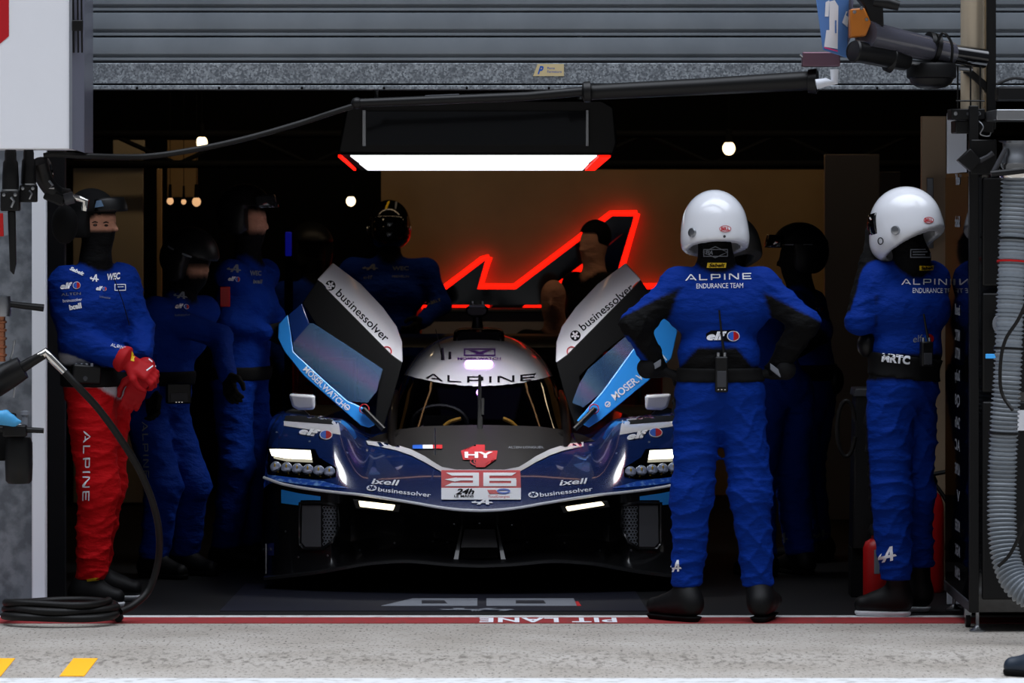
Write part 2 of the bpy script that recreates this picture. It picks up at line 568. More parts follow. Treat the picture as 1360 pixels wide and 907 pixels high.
# pit lane concrete with dark aggregate and a worn, dirty band
m_conc = mat('pit_lane_concrete', (168, 165, 160), 0.85, bump=(130, 0.5, 0.004))
n, l = m_conc.node_tree.nodes, m_conc.node_tree.links
tc = n.new('ShaderNodeTexCoord')
mp = n.new('ShaderNodeMapping'); mp.inputs['Scale'].default_value = (1, 0.3, 1)
n1 = n.new('ShaderNodeTexNoise'); n1.inputs['Scale'].default_value = 75; n1.inputs['Detail'].default_value = 3
r1 = n.new('ShaderNodeValToRGB')
r1.color_ramp.elements[0].position = 0.30; r1.color_ramp.elements[0].color = lin((96, 90, 84)) + (1,)
r1.color_ramp.elements[1].position = 0.44; r1.color_ramp.elements[1].color = lin((170, 164, 156)) + (1,)
n2 = n.new('ShaderNodeTexNoise'); n2.inputs['Scale'].default_value = 2.2; n2.inputs['Detail'].default_value = 6
r2 = n.new('ShaderNodeValToRGB')
r2.color_ramp.elements[0].position = 0.3; r2.color_ramp.elements[0].color = (0.74, 0.72, 0.69, 1)
r2.color_ramp.elements[1].position = 0.7; r2.color_ramp.elements[1].color = (1, 1, 1, 1)
mu = n.new('ShaderNodeMixRGB'); mu.blend_type = 'MULTIPLY'; mu.inputs[0].default_value = 1
l.new(tc.outputs['Object'], mp.inputs['Vector']); l.new(mp.outputs[0], n1.inputs['Vector'])
l.new(tc.outputs['Object'], n2.inputs['Vector'])
l.new(n1.outputs['Fac'], r1.inputs[0]); l.new(n2.outputs['Fac'], r2.inputs[0])
l.new(r1.outputs[0], mu.inputs[1]); l.new(r2.outputs[0], mu.inputs[2])
# worn strip: sparse dark pitting around y = -1.6 m
sp = n.new('ShaderNodeSeparateXYZ'); l.new(tc.outputs['Object'], sp.inputs[0])
ab = n.new('ShaderNodeMath'); ab.operation = 'ADD'; ab.inputs[1].default_value = 1.85
ab2 = n.new('ShaderNodeMath'); ab2.operation = 'ABSOLUTE'
mr = n.new('ShaderNodeMapRange'); mr.inputs['From Min'].default_value = 0.05; mr.inputs['From Max'].default_value = 0.55
mr.inputs['To Min'].default_value = 0.75; mr.inputs['To Max'].default_value = 0.0
l.new(sp.outputs['Y'], ab.inputs[0]); l.new(ab.outputs[0], ab2.inputs[0]); l.new(ab2.outputs[0], mr.inputs['Value'])
n3 = n.new('ShaderNodeTexNoise'); n3.inputs['Scale'].default_value = 28; n3.inputs['Detail'].default_value = 5
r3 = n.new('ShaderNodeValToRGB'); r3.color_ramp.elements[0].position = 0.5; r3.color_ramp.elements[1].position = 0.66
l.new(mp.outputs[0], n3.inputs['Vector']); l.new(n3.outputs['Fac'], r3.inputs[0])
mm = n.new('ShaderNodeMath'); mm.operation = 'MULTIPLY'
l.new(r3.outputs[0], mm.inputs[0]); l.new(mr.outputs[0], mm.inputs[1])
mu2 = n.new('ShaderNodeMixRGB'); mu2.inputs[2].default_value = lin((84, 78, 70)) + (1,)
l.new(mm.outputs[0], mu2.inputs[0]); l.new(mu.outputs[0], mu2.inputs[1])
l.new(mu2.outputs[0], n['Principled BSDF'].inputs['Base Color'])

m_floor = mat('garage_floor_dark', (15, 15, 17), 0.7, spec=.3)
m_redline = mat('red_line_paint', (150, 44, 46), 0.7, noise=(22, (118, 52, 50), 0.5, 0.75))
m_whiteline = mat('white_line_paint', (205, 206, 206), 0.7, noise=(16, (150, 148, 145), 0.5, 0.75))
m_yellow = mat('yellow_marking_paint', (246, 176, 12), 0.7)

# ---------------------------------------------------------------- the setting
struct('ground', MB().boxb(-30, 30, -40, -0.27, -0.2, 0), m_conc)
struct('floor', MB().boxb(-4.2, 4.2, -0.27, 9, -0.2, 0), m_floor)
struct('trim_1', MB().boxb(-4, 4, -0.29, -0.02, 0.0, 0.003), m_redline)
struct('trim_2', MB().boxb(-4, 4, -0.02, 0.07, 0.0, 0.0032), m_whiteline)
struct('trim_3', MB().boxb(-6, 6, -2.95, -2.58, 0.0, 0.003), m_whiteline)
for nm, x0, x1, x2, x3 in (('pit_marking', -13, 20, 1, -32), ('pit_marking', 97.5, 130, 112, 79)):
    a, b, c_, d_ = gm(x0, 875), gm(x1, 875), gm(x2, 898.5), gm(x3, 898.5)
    o = MB().prism([a, b, c_, d_], (0, 0, 0.003)).build(nm, m_yellow, None, (a.x, a.y, 0), smooth=False)
    tag(o, 'yellow slanted block painted on the concrete, ' + ('cut by the left edge of the frame' if x0 < 0 else 'whole, in front of the coiled hose'),
        'road marking', 'yellow pit lane markings')

struct('ceiling', MB().boxb(-4.2, 4.2, 0.5, 9, 3.05, 3.2), m_dark)
struct('wall_left', MB().boxb(-4.3, -4.2, 0.4, 9, 0, 3.2), m_dark)
struct('wall_right', MB().boxb(4.2, 4.3, 0.4, 9, 0, 3.2), m_dark)
struct('wall_back', MB().boxb(-4.3, 4.3, 8.9, 9.0, 0, 3.2), m_dark)
struct('wall_front', MB().boxb(-12, 12, 0.52, 0.7, 2.6, 7), m_darkgrey)
zx = P(43, 500, 20.2).x
struct('wall_pillar', MB().boxb(-8, zx, 0.18, 0.34, 0, 2.7), m_zinc)
struct('wall_corner', MB().boxb(2.55, 8, 0.75, 0.95, 0, 2.7), m_darkgrey)

# roller shutter: slats over a galvanised bottom rail
t = thing('roller_shutter', 'grey slatted steel roller shutter raised above the garage opening', 'roller shutter', (0, 0.4, 2.33))
D0 = 20.4
def zz(py, d=D0): return CAMZ - (py - HOR) * d / F
X0, X1 = -3.6, 3.6
pitch = 33 * D0 / F
zb = zz(81)
for k in range(4):
    z0 = zb + k * pitch
    prof = [(0.0, z0 + 0.0), (-0.012, z0 + 0.004), (-0.012, z0 + 0.014), (0.004, z0 + 0.018), (0.004, z0 + 0.024), (-0.016, z0 + 0.032),
            (-0.02, z0 + 0.06), (-0.016, z0 + pitch - 0.01), (0.0, z0 + pitch - 0.004), (0.02, z0 + pitch - 0.004), (0.02, z0)]
    mb = MB().prism([(X0, 0.4 + y, z) for y, z in prof], (X1 - X0, 0, 0))
    mb.build('slat', m_slat, t, angle=25)
MB().boxb(X0, X1, 0.41, 0.43, zz(120), zb).build('backing', m_slatdark, t)
MB().boxb(X0, X1, 0.384, 0.40, zz(111), zz(84)).build('bottom_rail', m_galv, t, bevel=0.003)
MB().boxb(X0, X1, 0.396, 0.41, zz(84), zb + 0.004).build('rail_joint', m_slatdark, t)
MB().boxb(X0, X1, 0.375, 0.40, zz(119), zz(113.5)).build('rail_lip', m_galv, t, bevel=0.003)
for px in (182, 291, 401, 510, 620, 729, 838, 947, 1056, 1165, 1330):
    c = P(px, 117, 20.37)
    MB().lathe([(0.0, 0.0), (0.006, 0.0), (0.006, 0.004), (0.003, 0.006)], c, (0, -1, 0), 10).build('bolt', m_dark, t)
pl = MB().prism([P(708, 101, 20.38), P(714, 85, 20.38), P(749, 85, 20.38), P(749, 101, 20.38)], (0, 0.004, 0))
pl = pl.build('maker_plate', mat('plate_cream', (214, 196, 150), 0.5), t)
word('plate_lettering', 'P', 714, 98, 722, 98, 10, [pl], m_blueink, pl, shear=0.4, bold=0.03, off=0.001)
word('plate_lettering', 'Porte\nFermeture', 727, 92, 746, 92, 3.2, [pl], m_blueink, pl, off=0.001)

# back of the garage: panels, upright trims, counter
def panel(name, px0, px1, py0, py1, d, m, th=0.05, label=None, cat='panel', **k):
    a, b = P(px0, py0, d), P(px1, py1, d)
    o = MB().boxb(a.x, b.x, a.y, a.y + th, b.z, a.z).build(name, m, None, ((a.x + b.x) / 2, a.y, b.z), bevel=0.004, **k)
    return tag(o, label, cat)
logo_wall = panel('logo_panel', 506, 1096, 225, 690, 28.4, m_beige, label='wide glossy beige wall panel carrying the red lit emblem', cat='wall panel')
panel('wall_panel', 97, 190, 212, 668, 27.4, m_beige2, label='tall beige wall panel behind the man in red trousers', cat='wall panel')
panel('wall_panel', 150, 192, 186, 211, 27.6, m_beige2, label='short beige board above the panel behind the man in red trousers', cat='wall panel')
panel('wall_panel', 222, 262, 186, 262, 28.0, m_beige, label='dim brown panel under the upper left ceiling lamp', cat='wall panel')
panel('door_post', 208, 215, 224, 677, 27.0, m_beige, label='thin upright beige post left of the bending mechanic in the black helmet', cat='post')
panel('partition_panel', 1095, 1168, 205, 692, 26.2, mat('taupe_panel', (168, 146, 118), 0.45), label='upright taupe partition panel between the black helmet and the right white helmet', cat='wall panel')
panel('partition_post', 1168, 1196, 228, 640, 26.0, mat('umber_panel', (80, 62, 42), 0.4), label='narrow umber post beside the taupe partition panel', cat='post')
ct = panel('counter', 560, 905, 412, 690, 27.7, mat('counter_grey', (158, 148, 148), 0.5), 0.5, label='grey counter along the back wall under the lit emblem', cat='counter')
MB().boxb(P(560, 0, 27.65).x, P(905, 0, 27.65).x, 7.66, 8.2, P(0, 415, 27.66).z, P(0, 411, 27.66).z).build('counter_top', m_darkgrey, ct, bevel=0.004)
# high dark shelf zone with clutter over the logo panel
sh = thing('ceiling_truss', 'dark truss running across the garage above the beige panel', 'truss', (0.2, 7.3, 2.2))
for zc in (P(0, 178, 27.2).z, P(0, 218, 27.2).z):
    MB().tube([(-3.2, 7.2, zc), (3.2, 7.2, zc)], 0.025, 10).build('chord', m_dark, sh)
zt, zl = P(0, 178, 27.2).z, P(0, 218, 27.2).z
for k in range(16):
    x = -3.2 + k * 0.4
    MB().tube([(x, 7.2, zl if k % 2 else zt), (x + 0.4, 7.2, zt if k % 2 else zl)], 0.014, 8).build('brace', m_dark, sh)

# ceiling lamps seen as small glows
def bulb(px, py, r, d, label, em, watts=0.0):
    c = P(px, py, d)
    t = thing('seen_or_added_lamp', label, 'lamp', (c.x, c.y, c.z), 'small lamps at the back of the garage')
    MB().ball(c, (r, r, r * 1.1)).build('bulb', em, t)
    MB().tube([c + Vector((0, 0.0, r * 0.9)), c + Vector((0, 0.0, r * 0.9 + 0.08))], [r * 0.55, r * 0.4], 12).build('socket', m_dark, t)
    MB().tube([c + Vector((0, 0, r + 0.05)), (c.x, c.y, 3.05)], 0.002, 6).build('cord', m_dark, t)
bulb(968, 197, 0.038, 26.9, 'round warm lamp glowing above the beige panel right of centre', m_warmglow, 10)
bulb(268, 189, 0.034, 26.9, 'warm lamp glowing at upper left under the shutter', m_warmglow, 6)
bulb(466, 267, 0.028, 26.5, 'small warm lamp glowing left of the helmeted man behind the car', m_warmglow, .8)
bulb(226, 267, 0.02, 26.8, 'dim lamp, first of the row of three at upper left', m_dimglow)
bulb(244, 268, 0.015, 26.8, 'smallest dim lamp, middle of the row of three at upper left', m_dimglow)
bulb(261, 268, 0.026, 26.8, 'dim lamp, last of the row of three at upper left', m_dimglow)
t = thing('seen_or_added_lamp', 'added strip luminaire, unseen under the ceiling, brightening the back of the garage', 'lamp', (0, 6.5, 2.9))  # added out of view to light the back wall, replacing lights in the bulbs
MB().boxb(-2.6, 2.6, 6.44, 6.56, 2.93, 3.05).build('housing', m_darkgrey, t, bevel=.006)
MB().boxb(-2.55, 2.55, 6.46, 6.54, 2.915, 2.93).build('diffuser', m_dimglow, t)
ld = bpy.data.lights.new('strip_light', 'AREA'); ld.shape = 'RECTANGLE'; ld.size = 5.0; ld.size_y = .1; ld.energy = 9; ld.color = (1, .78, .5)
lo = bpy.data.objects.new('strip_light', ld); C.objects.link(lo); lo.parent = t; lo.location = (0, 0, .005); lo.rotation_euler = (math.radians(38), 0, 0)
bl = P(383, 340, 26.5)
t = thing('strip_light', 'dim blue strip light standing behind the tall mechanic in goggles', 'lamp', (bl.x, bl.y, bl.z))
MB().boxb(bl.x - .018, bl.x + .018, bl.y, bl.y + .03, bl.z, bl.z + .14).build('diffuser', mat('blue_strip_glow', (10, 16, 120), 0.5, emit=(14, 20, 150), es=0.3), t, bevel=0.005)
MB().boxb(bl.x - .025, bl.x + .025, bl.y + .03, bl.y + .05, 0, bl.z + .16).build('housing', m_dark, t)

# lit emblem: black face on stand-offs with a red neon outline
em = P(700, 384, 28.3)
t = thing('lit_emblem', 'large black arrow-shaped letter A outlined in red neon on the beige panel', 'sign', (em.x, em.y, em.z - .2))
DF = 28.3
face = [(560, 410), (592, 386), (645, 345), (634, 384), (685, 384), (813, 287), (842, 287), (822, 354), (806, 405), (890, 405), (890, 430), (798, 430), (782, 405), (697, 405), (672, 430), (632, 430), (655, 405), (560, 405)]
tri = [(735, 379), (775, 348), (785, 348), (776, 379)]
V, T = polys([(560, 405), (592, 385), (645, 345), (634, 384), (634, 405)], [(634, 384), (778, 384), (778, 405), (634, 405)],
             [(685, 384), (813, 287), (842, 287), (838, 302), (790, 338), (735, 379), (729, 384)], [(838, 301), (822, 354), (806, 405), (776, 405), (776, 379), (786, 345)],
             [(655, 405), (697, 405), (672, 430), (628, 430)], [(776, 405), (806, 405), (800, 430), (776, 430)], [(800, 384), (880, 384), (872, 405), (800, 405)])
mb = MB(); mb.add([P(x, y, DF) for x, y in V], T); mb.build('face', m_blackgloss, t, smooth=False, thick=0.02)
def neon(pts, r, off=0):
    MB().tube([P(x, y, DF + 0.05) for x, y in pts], r, 10).build('neon_tube', m_redglow, t)
RN = 0.021
neon([(588, 384), (641, 344), (650, 342)], RN); neon([(650, 341), (646, 352), (637, 381)], RN)
neon([(633, 380.5), (684, 380.5), (812, 283.5), (846, 283.5)], RN)
neon([(846, 283), (826, 354), (814, 396)], RN)
neon([(560, 409), (650, 409)], RN); neon([(690, 409), (775, 409)], RN)
neon([(742, 377), (778, 351), (781, 358), (752, 381)], RN); neon([(846, 380.5), (884, 380.5)], RN)

# hanging inspection lamp over the car
c0 = P(632, 205, 22.0)
t = thing('canopy_lamp', 'black lamp box with two white tubes hanging over the car', 'ceiling lamp', (c0.x, c0.y, c0.z))
yb = lambda px, py, d: P(px, py, d)
body = MB()
fr = [(448, 204), (460, 140), (470, 132), (800, 132), (816, 142), (820, 190), (815, 206)]
body.prism([P(x, y, 22.0) for x, y in fr], (0, 0.75, 0))
body.build('housing', m_black, t, bevel=0.012)
MB().prism([P(x, y, 21.985) for x, y in [(483, 148), (781, 148), (781, 192), (483, 192)]], (0, 0.012, 0)).build('front_glass', m_blackgloss, t)
for x0, x1 in ((481, 486), (778, 782)):
    MB().prism([P(x, y, 21.975) for x, y in [(x0, 146), (x1, 146), (x1, 194), (x0, 194)]], (0, 0.015, 0)).build('glass_clip', m_steel, t, bevel=0.002)
def und(px, py): # slanting underside
    return P(px, py, 22.0 + (py - 205) / 21 * 0.6)
MB().prism([und(452, 205), und(814, 205), und(788, 226.5), und(480, 226.5)], (0, 0.06, 0.05)).build('underside', m_dark, t)
for (xa, xb, xc, xd, ya, ye) in ((465, 793, 783, 476, 206, 214.2), (477, 782, 774, 488, 216.2, 224.5)):
    MB().prism([und(xa, ya) + Vector((0, -.01, -.008)), und(xb, ya) + Vector((0, -.01, -.008)), und(xc, ye) + Vector((0, -.01, -.008)), und(xd, ye) + Vector((0, -.01, -.008))], (0, 0.01, 0.012)).build('tube_diffuser', m_tube, t, bevel=0.004)
for pts in ([(795, 206), (811, 206), (790, 224), (777, 224)], [(449, 206), (454, 206), (473, 224), (470, 224)]):
    MB().prism([und(x, y) + Vector((0, -.012, -.01)) for x, y in pts], (0, 0.01, 0.012)).build('end_light', m_redglow, t)
for px in (500, 770):
    a = P(px, 140, 22.4)
    MB().tube([a, (a.x, a.y, 3.06)], 0.012, 8).build('hanger', m_steel, t)

ld = bpy.data.lights.new('tube_light', 'AREA'); ld.shape = 'RECTANGLE'; ld.size = 1.15; ld.size_y = .5; ld.energy = 19; ld.spread = math.radians(104); ld.color = (.97, .98, 1)
lo = bpy.data.objects.new('tube_light', ld); C.objects.link(lo); lo.parent = t; lo.rotation_euler = (math.radians(8), 0, 0)
lo.location = P(632, 230, 22.35) - ORG[t.name]

# right of the opening: pillar board and white board behind the cabinet
rb = panel('pillar_board', 1224, 1257, 154, 784, 21.4, mat('pillar_board_taupe', (184, 160, 132), 0.35), 0.06, label='tall taupe board at the right edge of the opening beside the right white helmet', cat='board')
panel('board_handle', 1231, 1240, 236, 330, 21.34, m_steel, 0.02, label='upright bright strip fixed on the taupe board beside the right white helmet', cat='strip')
panel('white_board', 1258, 1284, 150, 803, 20.6, m_white, 0.03, label='white board rising behind the dark cabinet, left of the chrome pole', cat='board')

# left: white steel post, dark jamb
a, b = P(43, 262, 20.15), P(62, 796, 20.15)
t = thing('steel_post', 'white steel post standing in front of the zinc wall at the left', 'post', ((a.x + b.x) / 2, a.y, 0))
MB().boxb(a.x, b.x, a.y - .03, a.y + .03, 0, 2.62).build('post', m_white, t, bevel=0.006)
MB().boxb(a.x - .02, b.x + .02, a.y - .05, a.y + .05, 0, 0.06).build('foot_plate', m_steel, t)
a, b = P(62, 262, 21.0), P(86, 780, 21.0)
jb = tag(MB().boxb(a.x, b.x, a.y, a.y + .08, 0, 2.62).build('door_jamb', m_darkgrey, None, ((a.x + b.x) / 2, a.y, 0), bevel=0.004), 'dark grey upright jamb between the white post and the man in red trousers', 'jamb')
# ---------------------------------------------------------------- the race car
m_navy = mat('navy_car_paint', (20, 46, 106), 0.22, coat=1.0)
m_carbon = mat('carbon_fibre', (14, 14, 16), 0.3, coat=0.5)
m_carwhite = mat('white_car_paint', (232, 232, 238), 0.25, coat=0.8)
m_carblue = mat('sky_blue_car_paint', (50, 152, 240), 0.3, coat=0.6)
m_bluereflect = mat('blue_reflection_paint', (30, 84, 190), 0.3, coat=0.6, noise=(40, (150, 196, 245), 0.5, 0.72))  # headlight glow reflection painted as bright blue with pale specks
m_lens = mat('headlight_lens', (190, 202, 232), 0.1, 0.25, coat=1)
m_meshgrey = mat('grille_grey', (92, 92, 96), 0.6, 0.3)
m_glass = bpy.data.materials.new('tinted_glass'); m_glass.use_nodes = True
n, l = m_glass.node_tree.nodes, m_glass.node_tree.links; n.clear()
go = n.new('ShaderNodeOutputMaterial'); gmx = n.new('ShaderNodeMixShader'); gt = n.new('ShaderNodeBsdfTransparent'); gg = n.new('ShaderNodeBsdfGlossy')
gf = n.new('ShaderNodeFresnel'); gf.inputs[0].default_value = 1.5
gt.inputs[0].default_value = (0.5, 0.5, 0.55, 1); gg.inputs[1].default_value = 0.03
l.new(gf.outputs[0], gmx.inputs[0]); l.new(gt.outputs[0], gmx.inputs[1]); l.new(gg.outputs[0], gmx.inputs[2]); l.new(gmx.outputs[0], go.inputs[0])
# door windows: tear-off film, faint rainbow reflections painted into its colour
m_film = bpy.data.materials.new('film_with_reflections'); m_film.use_nodes = True
n, l = m_film.node_tree.nodes, m_film.node_tree.links; n.clear()
go = n.new('ShaderNodeOutputMaterial'); gmx = n.new('ShaderNodeMixShader'); gt = n.new('ShaderNodeBsdfTransparent'); gp = n.new('ShaderNodeBsdfPrincipled')
tc = n.new('ShaderNodeTexCoord'); wv = n.new('ShaderNodeTexWave'); wv.inputs['Scale'].default_value = .8; wv.inputs['Distortion'].default_value = 1.5; wv.inputs['Detail'].default_value = 0
wv.bands_direction = 'DIAGONAL'
rr = n.new('ShaderNodeValToRGB')
for i, (p_, c_) in enumerate([(0.0, (70, 106, 150)), (0.35, (112, 146, 178)), (0.6, (150, 140, 186)), (1.0, (96, 138, 178))]):
    e = rr.color_ramp.elements[i] if i < 2 else rr.color_ramp.elements.new(p_)
    e.position = p_; e.color = lin(c_) + (1,)
l.new(tc.outputs['Object'], wv.inputs['Vector']); l.new(wv.outputs['Fac'], rr.inputs[0]); l.new(rr.outputs[0], gp.inputs['Base Color'])
gp.inputs['Roughness'].default_value = 0.12; gt.inputs[0].default_value = (0.6, 0.66, 0.72, 1)
gmx.inputs[0].default_value = 0.3
l.new(gt.outputs[0], gmx.inputs[1]); l.new(gp.outputs[0], gmx.inputs[2]); l.new(gmx.outputs[0], go.inputs[0])

def CW(x, y, z): return Vector((-0.147 - 0.0105 * y + x, 1.1 + y, z))
def pchip(xs, ys):
    xs = np.array(xs, float); ys = np.array(ys, float); h = np.diff(xs); dl = np.diff(ys) / h; m = np.zeros(len(xs))
    for i in range(1, len(xs) - 1):
        if dl[i - 1] * dl[i] > 0:
            w1, w2 = 2 * h[i] + h[i - 1], h[i] + 2 * h[i - 1]; m[i] = (w1 + w2) / (w1 / dl[i - 1] + w2 / dl[i])
    m[0], m[-1] = dl[0], dl[-1]
    def f(x):
        x = np.clip(x, xs[0], xs[-1]); i = np.clip(np.searchsorted(xs, x) - 1, 0, len(h) - 1); t = (x - xs[i]) / h[i]
        return (2 * t ** 3 - 3 * t ** 2 + 1) * ys[i] + (t ** 3 - 2 * t ** 2 + t) * h[i] * m[i] + (-2 * t ** 3 + 3 * t ** 2) * ys[i + 1] + (t ** 3 - t ** 2) * h[i] * m[i + 1]
    return f
def sst(a, b, x):
    t = min(max((x - a) / (b - a), 0), 1); return t * t * (3 - 2 * t)

car = thing('race_car', 'navy and white endurance race car with both wing doors raised', 'race car', CW(0, 2.4, 0))
HWID = 1.02
zl = pchip([0, .08, .17, .3, .45, .56, .71, .92, 1.02], [.399, .402, .411, .432, .454, .467, .478, .503, .532])
fpr = pchip([0, .1, .25, .4, .6, .8, 1.0, 1.3, 1.7, 2.0], [0, .058, .148, .214, .268, .29, .29, .276, .23, .12])
def ylip(x): return 0.34 * abs(x) ** 2.2
def rise(s): return .27 * (1 - math.exp(-s / .75))
def body_z(x, s):
    a = abs(x)
    zn = float(zl(a)) + rise(s) * (1 - .25 * sst(0.1, .56, a))
    mk = sst(.53 - .02 * s, .71 - .02 * s, a)
    zf = float(zl(a)) + float(fpr(s))
    z = zn * (1 - mk) + zf * mk
    if a > .92: z -= .055 * ((a - .92) / .10) ** 2.4
    return z
xs = np.concatenate([np.linspace(-HWID, -.5, 46), np.linspace(-.5, .5, 41)[1:-1], np.linspace(.5, HWID, 46)])
ss = np.concatenate([np.array([0, .006, .015, .03]), np.linspace(.05, 1.2, 60), np.linspace(1.25, 2.0, 14)])
rows = [[CW(x, ylip(x) + s, body_z(x, s)) for x in xs] for s in ss]
mb = MB().grid(rows)
for sd, k in ((-1, 0), (1, -1)):      # flanks
    fl = [[CW(sd * (HWID + .004 * min(t, 2)), ylip(HWID) + s, body_z(HWID, s) * (1 - t / 4) + 0.16 * t / 4) for t in range(5)] for s in ss]
    mb.grid(fl)
nose = mb.build('bodywork', m_navy, car, angle=50)
# rear body, side pods, tail
mb = MB()
def section(y, hw, zt, zb, n=24):
    return [CW(hw * math.copysign(abs(math.cos(2 * math.pi * k / n)) ** .45, math.cos(2 * math.pi * k / n)), y,
               (zt + zb) / 2 + (zt - zb) / 2 * math.copysign(abs(math.sin(2 * math.pi * k / n)) ** .45, math.sin(2 * math.pi * k / n))) for k in range(n)]
mb.grid([section(*q) for q in [(1.75, .62, .56, .08), (2.2, .86, .58, .08), (3.0, .96, .60, .08), (3.9, .98, .70, .08), (4.4, .96, .74, .1), (4.9, .9, .62, .2), (5.0, .5, .5, .3)]], closed=True)
mb.build('side_pod', m_navy, car, angle=50)

# canopy: windshield and white roof share one shape
ctop = pchip([.95, 1.5, 2.0, 2.4, 2.8, 3.1, 3.6, 4.4, 5.0], [.585, .755, .915, 1.04, 1.108, 1.125, 1.10, .95, .74])
cw_ = pchip([.95, 1.5, 2.2, 3.4, 4.2, 5.0], [.43, .462, .468, .466, .36, .12])
def can(q, y, off=0.0):
    t, w = float(ctop(y)), float(cw_(y)) + off
    return CW(q * w, y, .55 + (t + off - .55) * max(1 - abs(q) ** 2.6, 0) ** (1 / 2.2))
def proj(p):
    d = p.y + 20; return 680 + p.x * F / d, HOR + (CAMZ - p.z) * F / d
def border(q):
    lo = 1.2
    for k in range(230):
        y = 1.2 + k * .01
        px, py = proj(can(q, y))
        if py <= 513.5 - 15.5 * ((px - 638) / 100) ** 2: return y
    return 3.5
qs = [math.sin(t) for t in np.linspace(-math.pi / 2, math.pi / 2, 61)]
by = [border(q) for q in qs]
for i in range(1, len(by) - 1): pass
mb = MB().grid([[can(q, .95 + (b - .95) * t / 16) for q, b in zip(qs, by)] for t in range(17)])
shield = mb.build('windshield', m_glass, car, angle=80)
mb = MB().grid([[can(q, b + (3.6 - b) * (t / 16) ** 1.2, .002) for q, b in zip(qs, by)] for t in range(17)])
roof = mb.build('roof', m_carwhite, car, angle=80)
mb = MB().grid([[can(q, 3.58 + (5.0 - 3.58) * t / 12) for q in qs] for t in range(13)])
mb.build('engine_cover', m_navy, car, angle=80)
fin = MB().prism([CW(-.01, y, z) for y, z in ((3.9, 1.04), (4.9, 1.05), (5.05, .7), (4.6, .7))], (.02, 0, 0)).build('shark_fin', m_carbon, car, bevel=.004)
for sg in (-1, 1):
    q0 = sg * .93
    MB().tube([can(q0, y, .004) for y in np.linspace(1.05, 2.9, 14)], [.02 + .012 * k / 13 for k in range(14)], 10).build('roof_pillar', m_carbon, car)
# cockpit tub, dash, seats, steering wheel
tub = MB()
tub.grid([[CW(.44 * sx, y, z) for sx, z in ((-1, .56), (-1, .3), (1, .3), (1, .56))] for y in (1.2, 3.5)])
tub.build('cockpit_tub', m_dark, car)
MB().prism([CW(x, 2.42, z) for x, z in ((-.19, .70), (.19, .70), (.23, .87), (-.22, .87))], (0, .03, 0)).build('bulkhead', mat('bulkhead_grey', (150, 138, 146), .6), car, bevel=.01)
dash = MB().prism([CW(-.42, y, z) for y, z in ((1.35, .57), (1.5, .68), (1.75, .69), (1.85, .6))], (.84, 0, 0)).build('dashboard', m_black, car, bevel=.02)
for sx in (-.2, .2):
    st = MB().prism([CW(sx - .17, y, z) for y, z in ((2.5, .35), (2.65, .35), (3.0, .93), (2.9, .96), (2.78, .8))], (.34, 0, 0))
    st.build('seat', mat('seat_shell_grey', (88, 84, 92), .7), car, bevel=.03)
sw = MB().tube([CW(-.2 + .14 * math.cos(a), 1.98 + .02 * math.sin(a), .70 + .09 * math.sin(a)) for a in np.linspace(0, 2 * math.pi, 25)[:-1]], .014, 8, closed=True)
sw.box(CW(-.2, 1.98, .70), (.16, .03, .09)); sw.build('steering_wheel', m_black, car)
for pts in ([(590, 566), (598, 560), (612, 556)], [(668, 556), (678, 560), (686, 567)]):
    MB().tube(spline([P(x, y, 22.95) for x, y in pts], 5), .010, 8).build('padded_strap', mat('strap_yellow', (214, 160, 56), .6), car)

# roof scoop and camera pod
mb = MB()
mb.grid([[P(636 + 34 * s * math.copysign(abs(math.cos(a)) ** .4, math.cos(a)), 450 - 15 * k * math.copysign(abs(math.sin(a)) ** .5, math.sin(a)), d) for a in np.linspace(0, 2 * math.pi, 33)[:-1]]
         for d, s, k in ((23.86, .9, .86), (23.88, 1.0, .98), (24.2, 1.0, 1.0), (24.7, .8, .9), (25.0, .1, .2))], closed=True)
mb.build('roof_scoop', m_blackgloss, car, angle=60)
MB().prism([P(x, y, 23.852) for x, y in ((611, 441), (661, 441), (664, 447), (664, 459), (608, 459), (608, 447))], (0, .004, 0)).build('scoop_mouth', m_dark, car)
MB().tube([P(634, 438, 24.1), P(634, 424, 24.1), P(634, 418, 24.1)], [.034, .024, .03], 12).build('camera_stalk', m_black, car)
cp = MB().prism([P(x, y, 24.05) for x, y in ((624, 405), (643, 405), (649, 410), (647, 418), (640, 421), (626, 421), (620, 418), (618, 410))], (0, .1, 0)).build('camera_pod', m_black, car, bevel=.01)
MB().prism([P(x, y, 24.045) for x, y in ((624, 404.5), (643, 404.5), (645, 408), (622, 408))], (0, .1, 0)).build('camera_cap', m_greyink, cp, bevel=.003)
for x in (628, 641):
    MB().tube([P(x, 405, 24.1), P(x, 400, 24.1)], .005, 8).build('camera_prong', m_ink, cp)
# violet lamp on the roof
f = lambda x, y: (x, y)
cap = [(617 + 5 + 5 * math.cos(a), 484.5 + 4.4 * math.sin(a)) for a in np.linspace(math.pi / 2, 1.5 * math.pi, 9)] + [(655 - 5 + 5 * math.cos(a), 484.5 + 4.4 * math.sin(a)) for a in np.linspace(-math.pi / 2, math.pi / 2, 9)]
sticker('roof_lamp', polys(cap), f, [roof], m_purple, car, off=.008)
vl = bpy.data.lights.new('roof_lamp_light', 'POINT'); vl.energy = 0.24; vl.color = (.62, .25, 1); vl.shadow_soft_size = .015
vo_ = bpy.data.objects.new('roof_lamp_light', vl); C.objects.link(vo_); vo_.parent = car
vo_.location = hit(636, 484, [roof])[0] + Vector((0, -.09, .10)) - ORG[car.name]

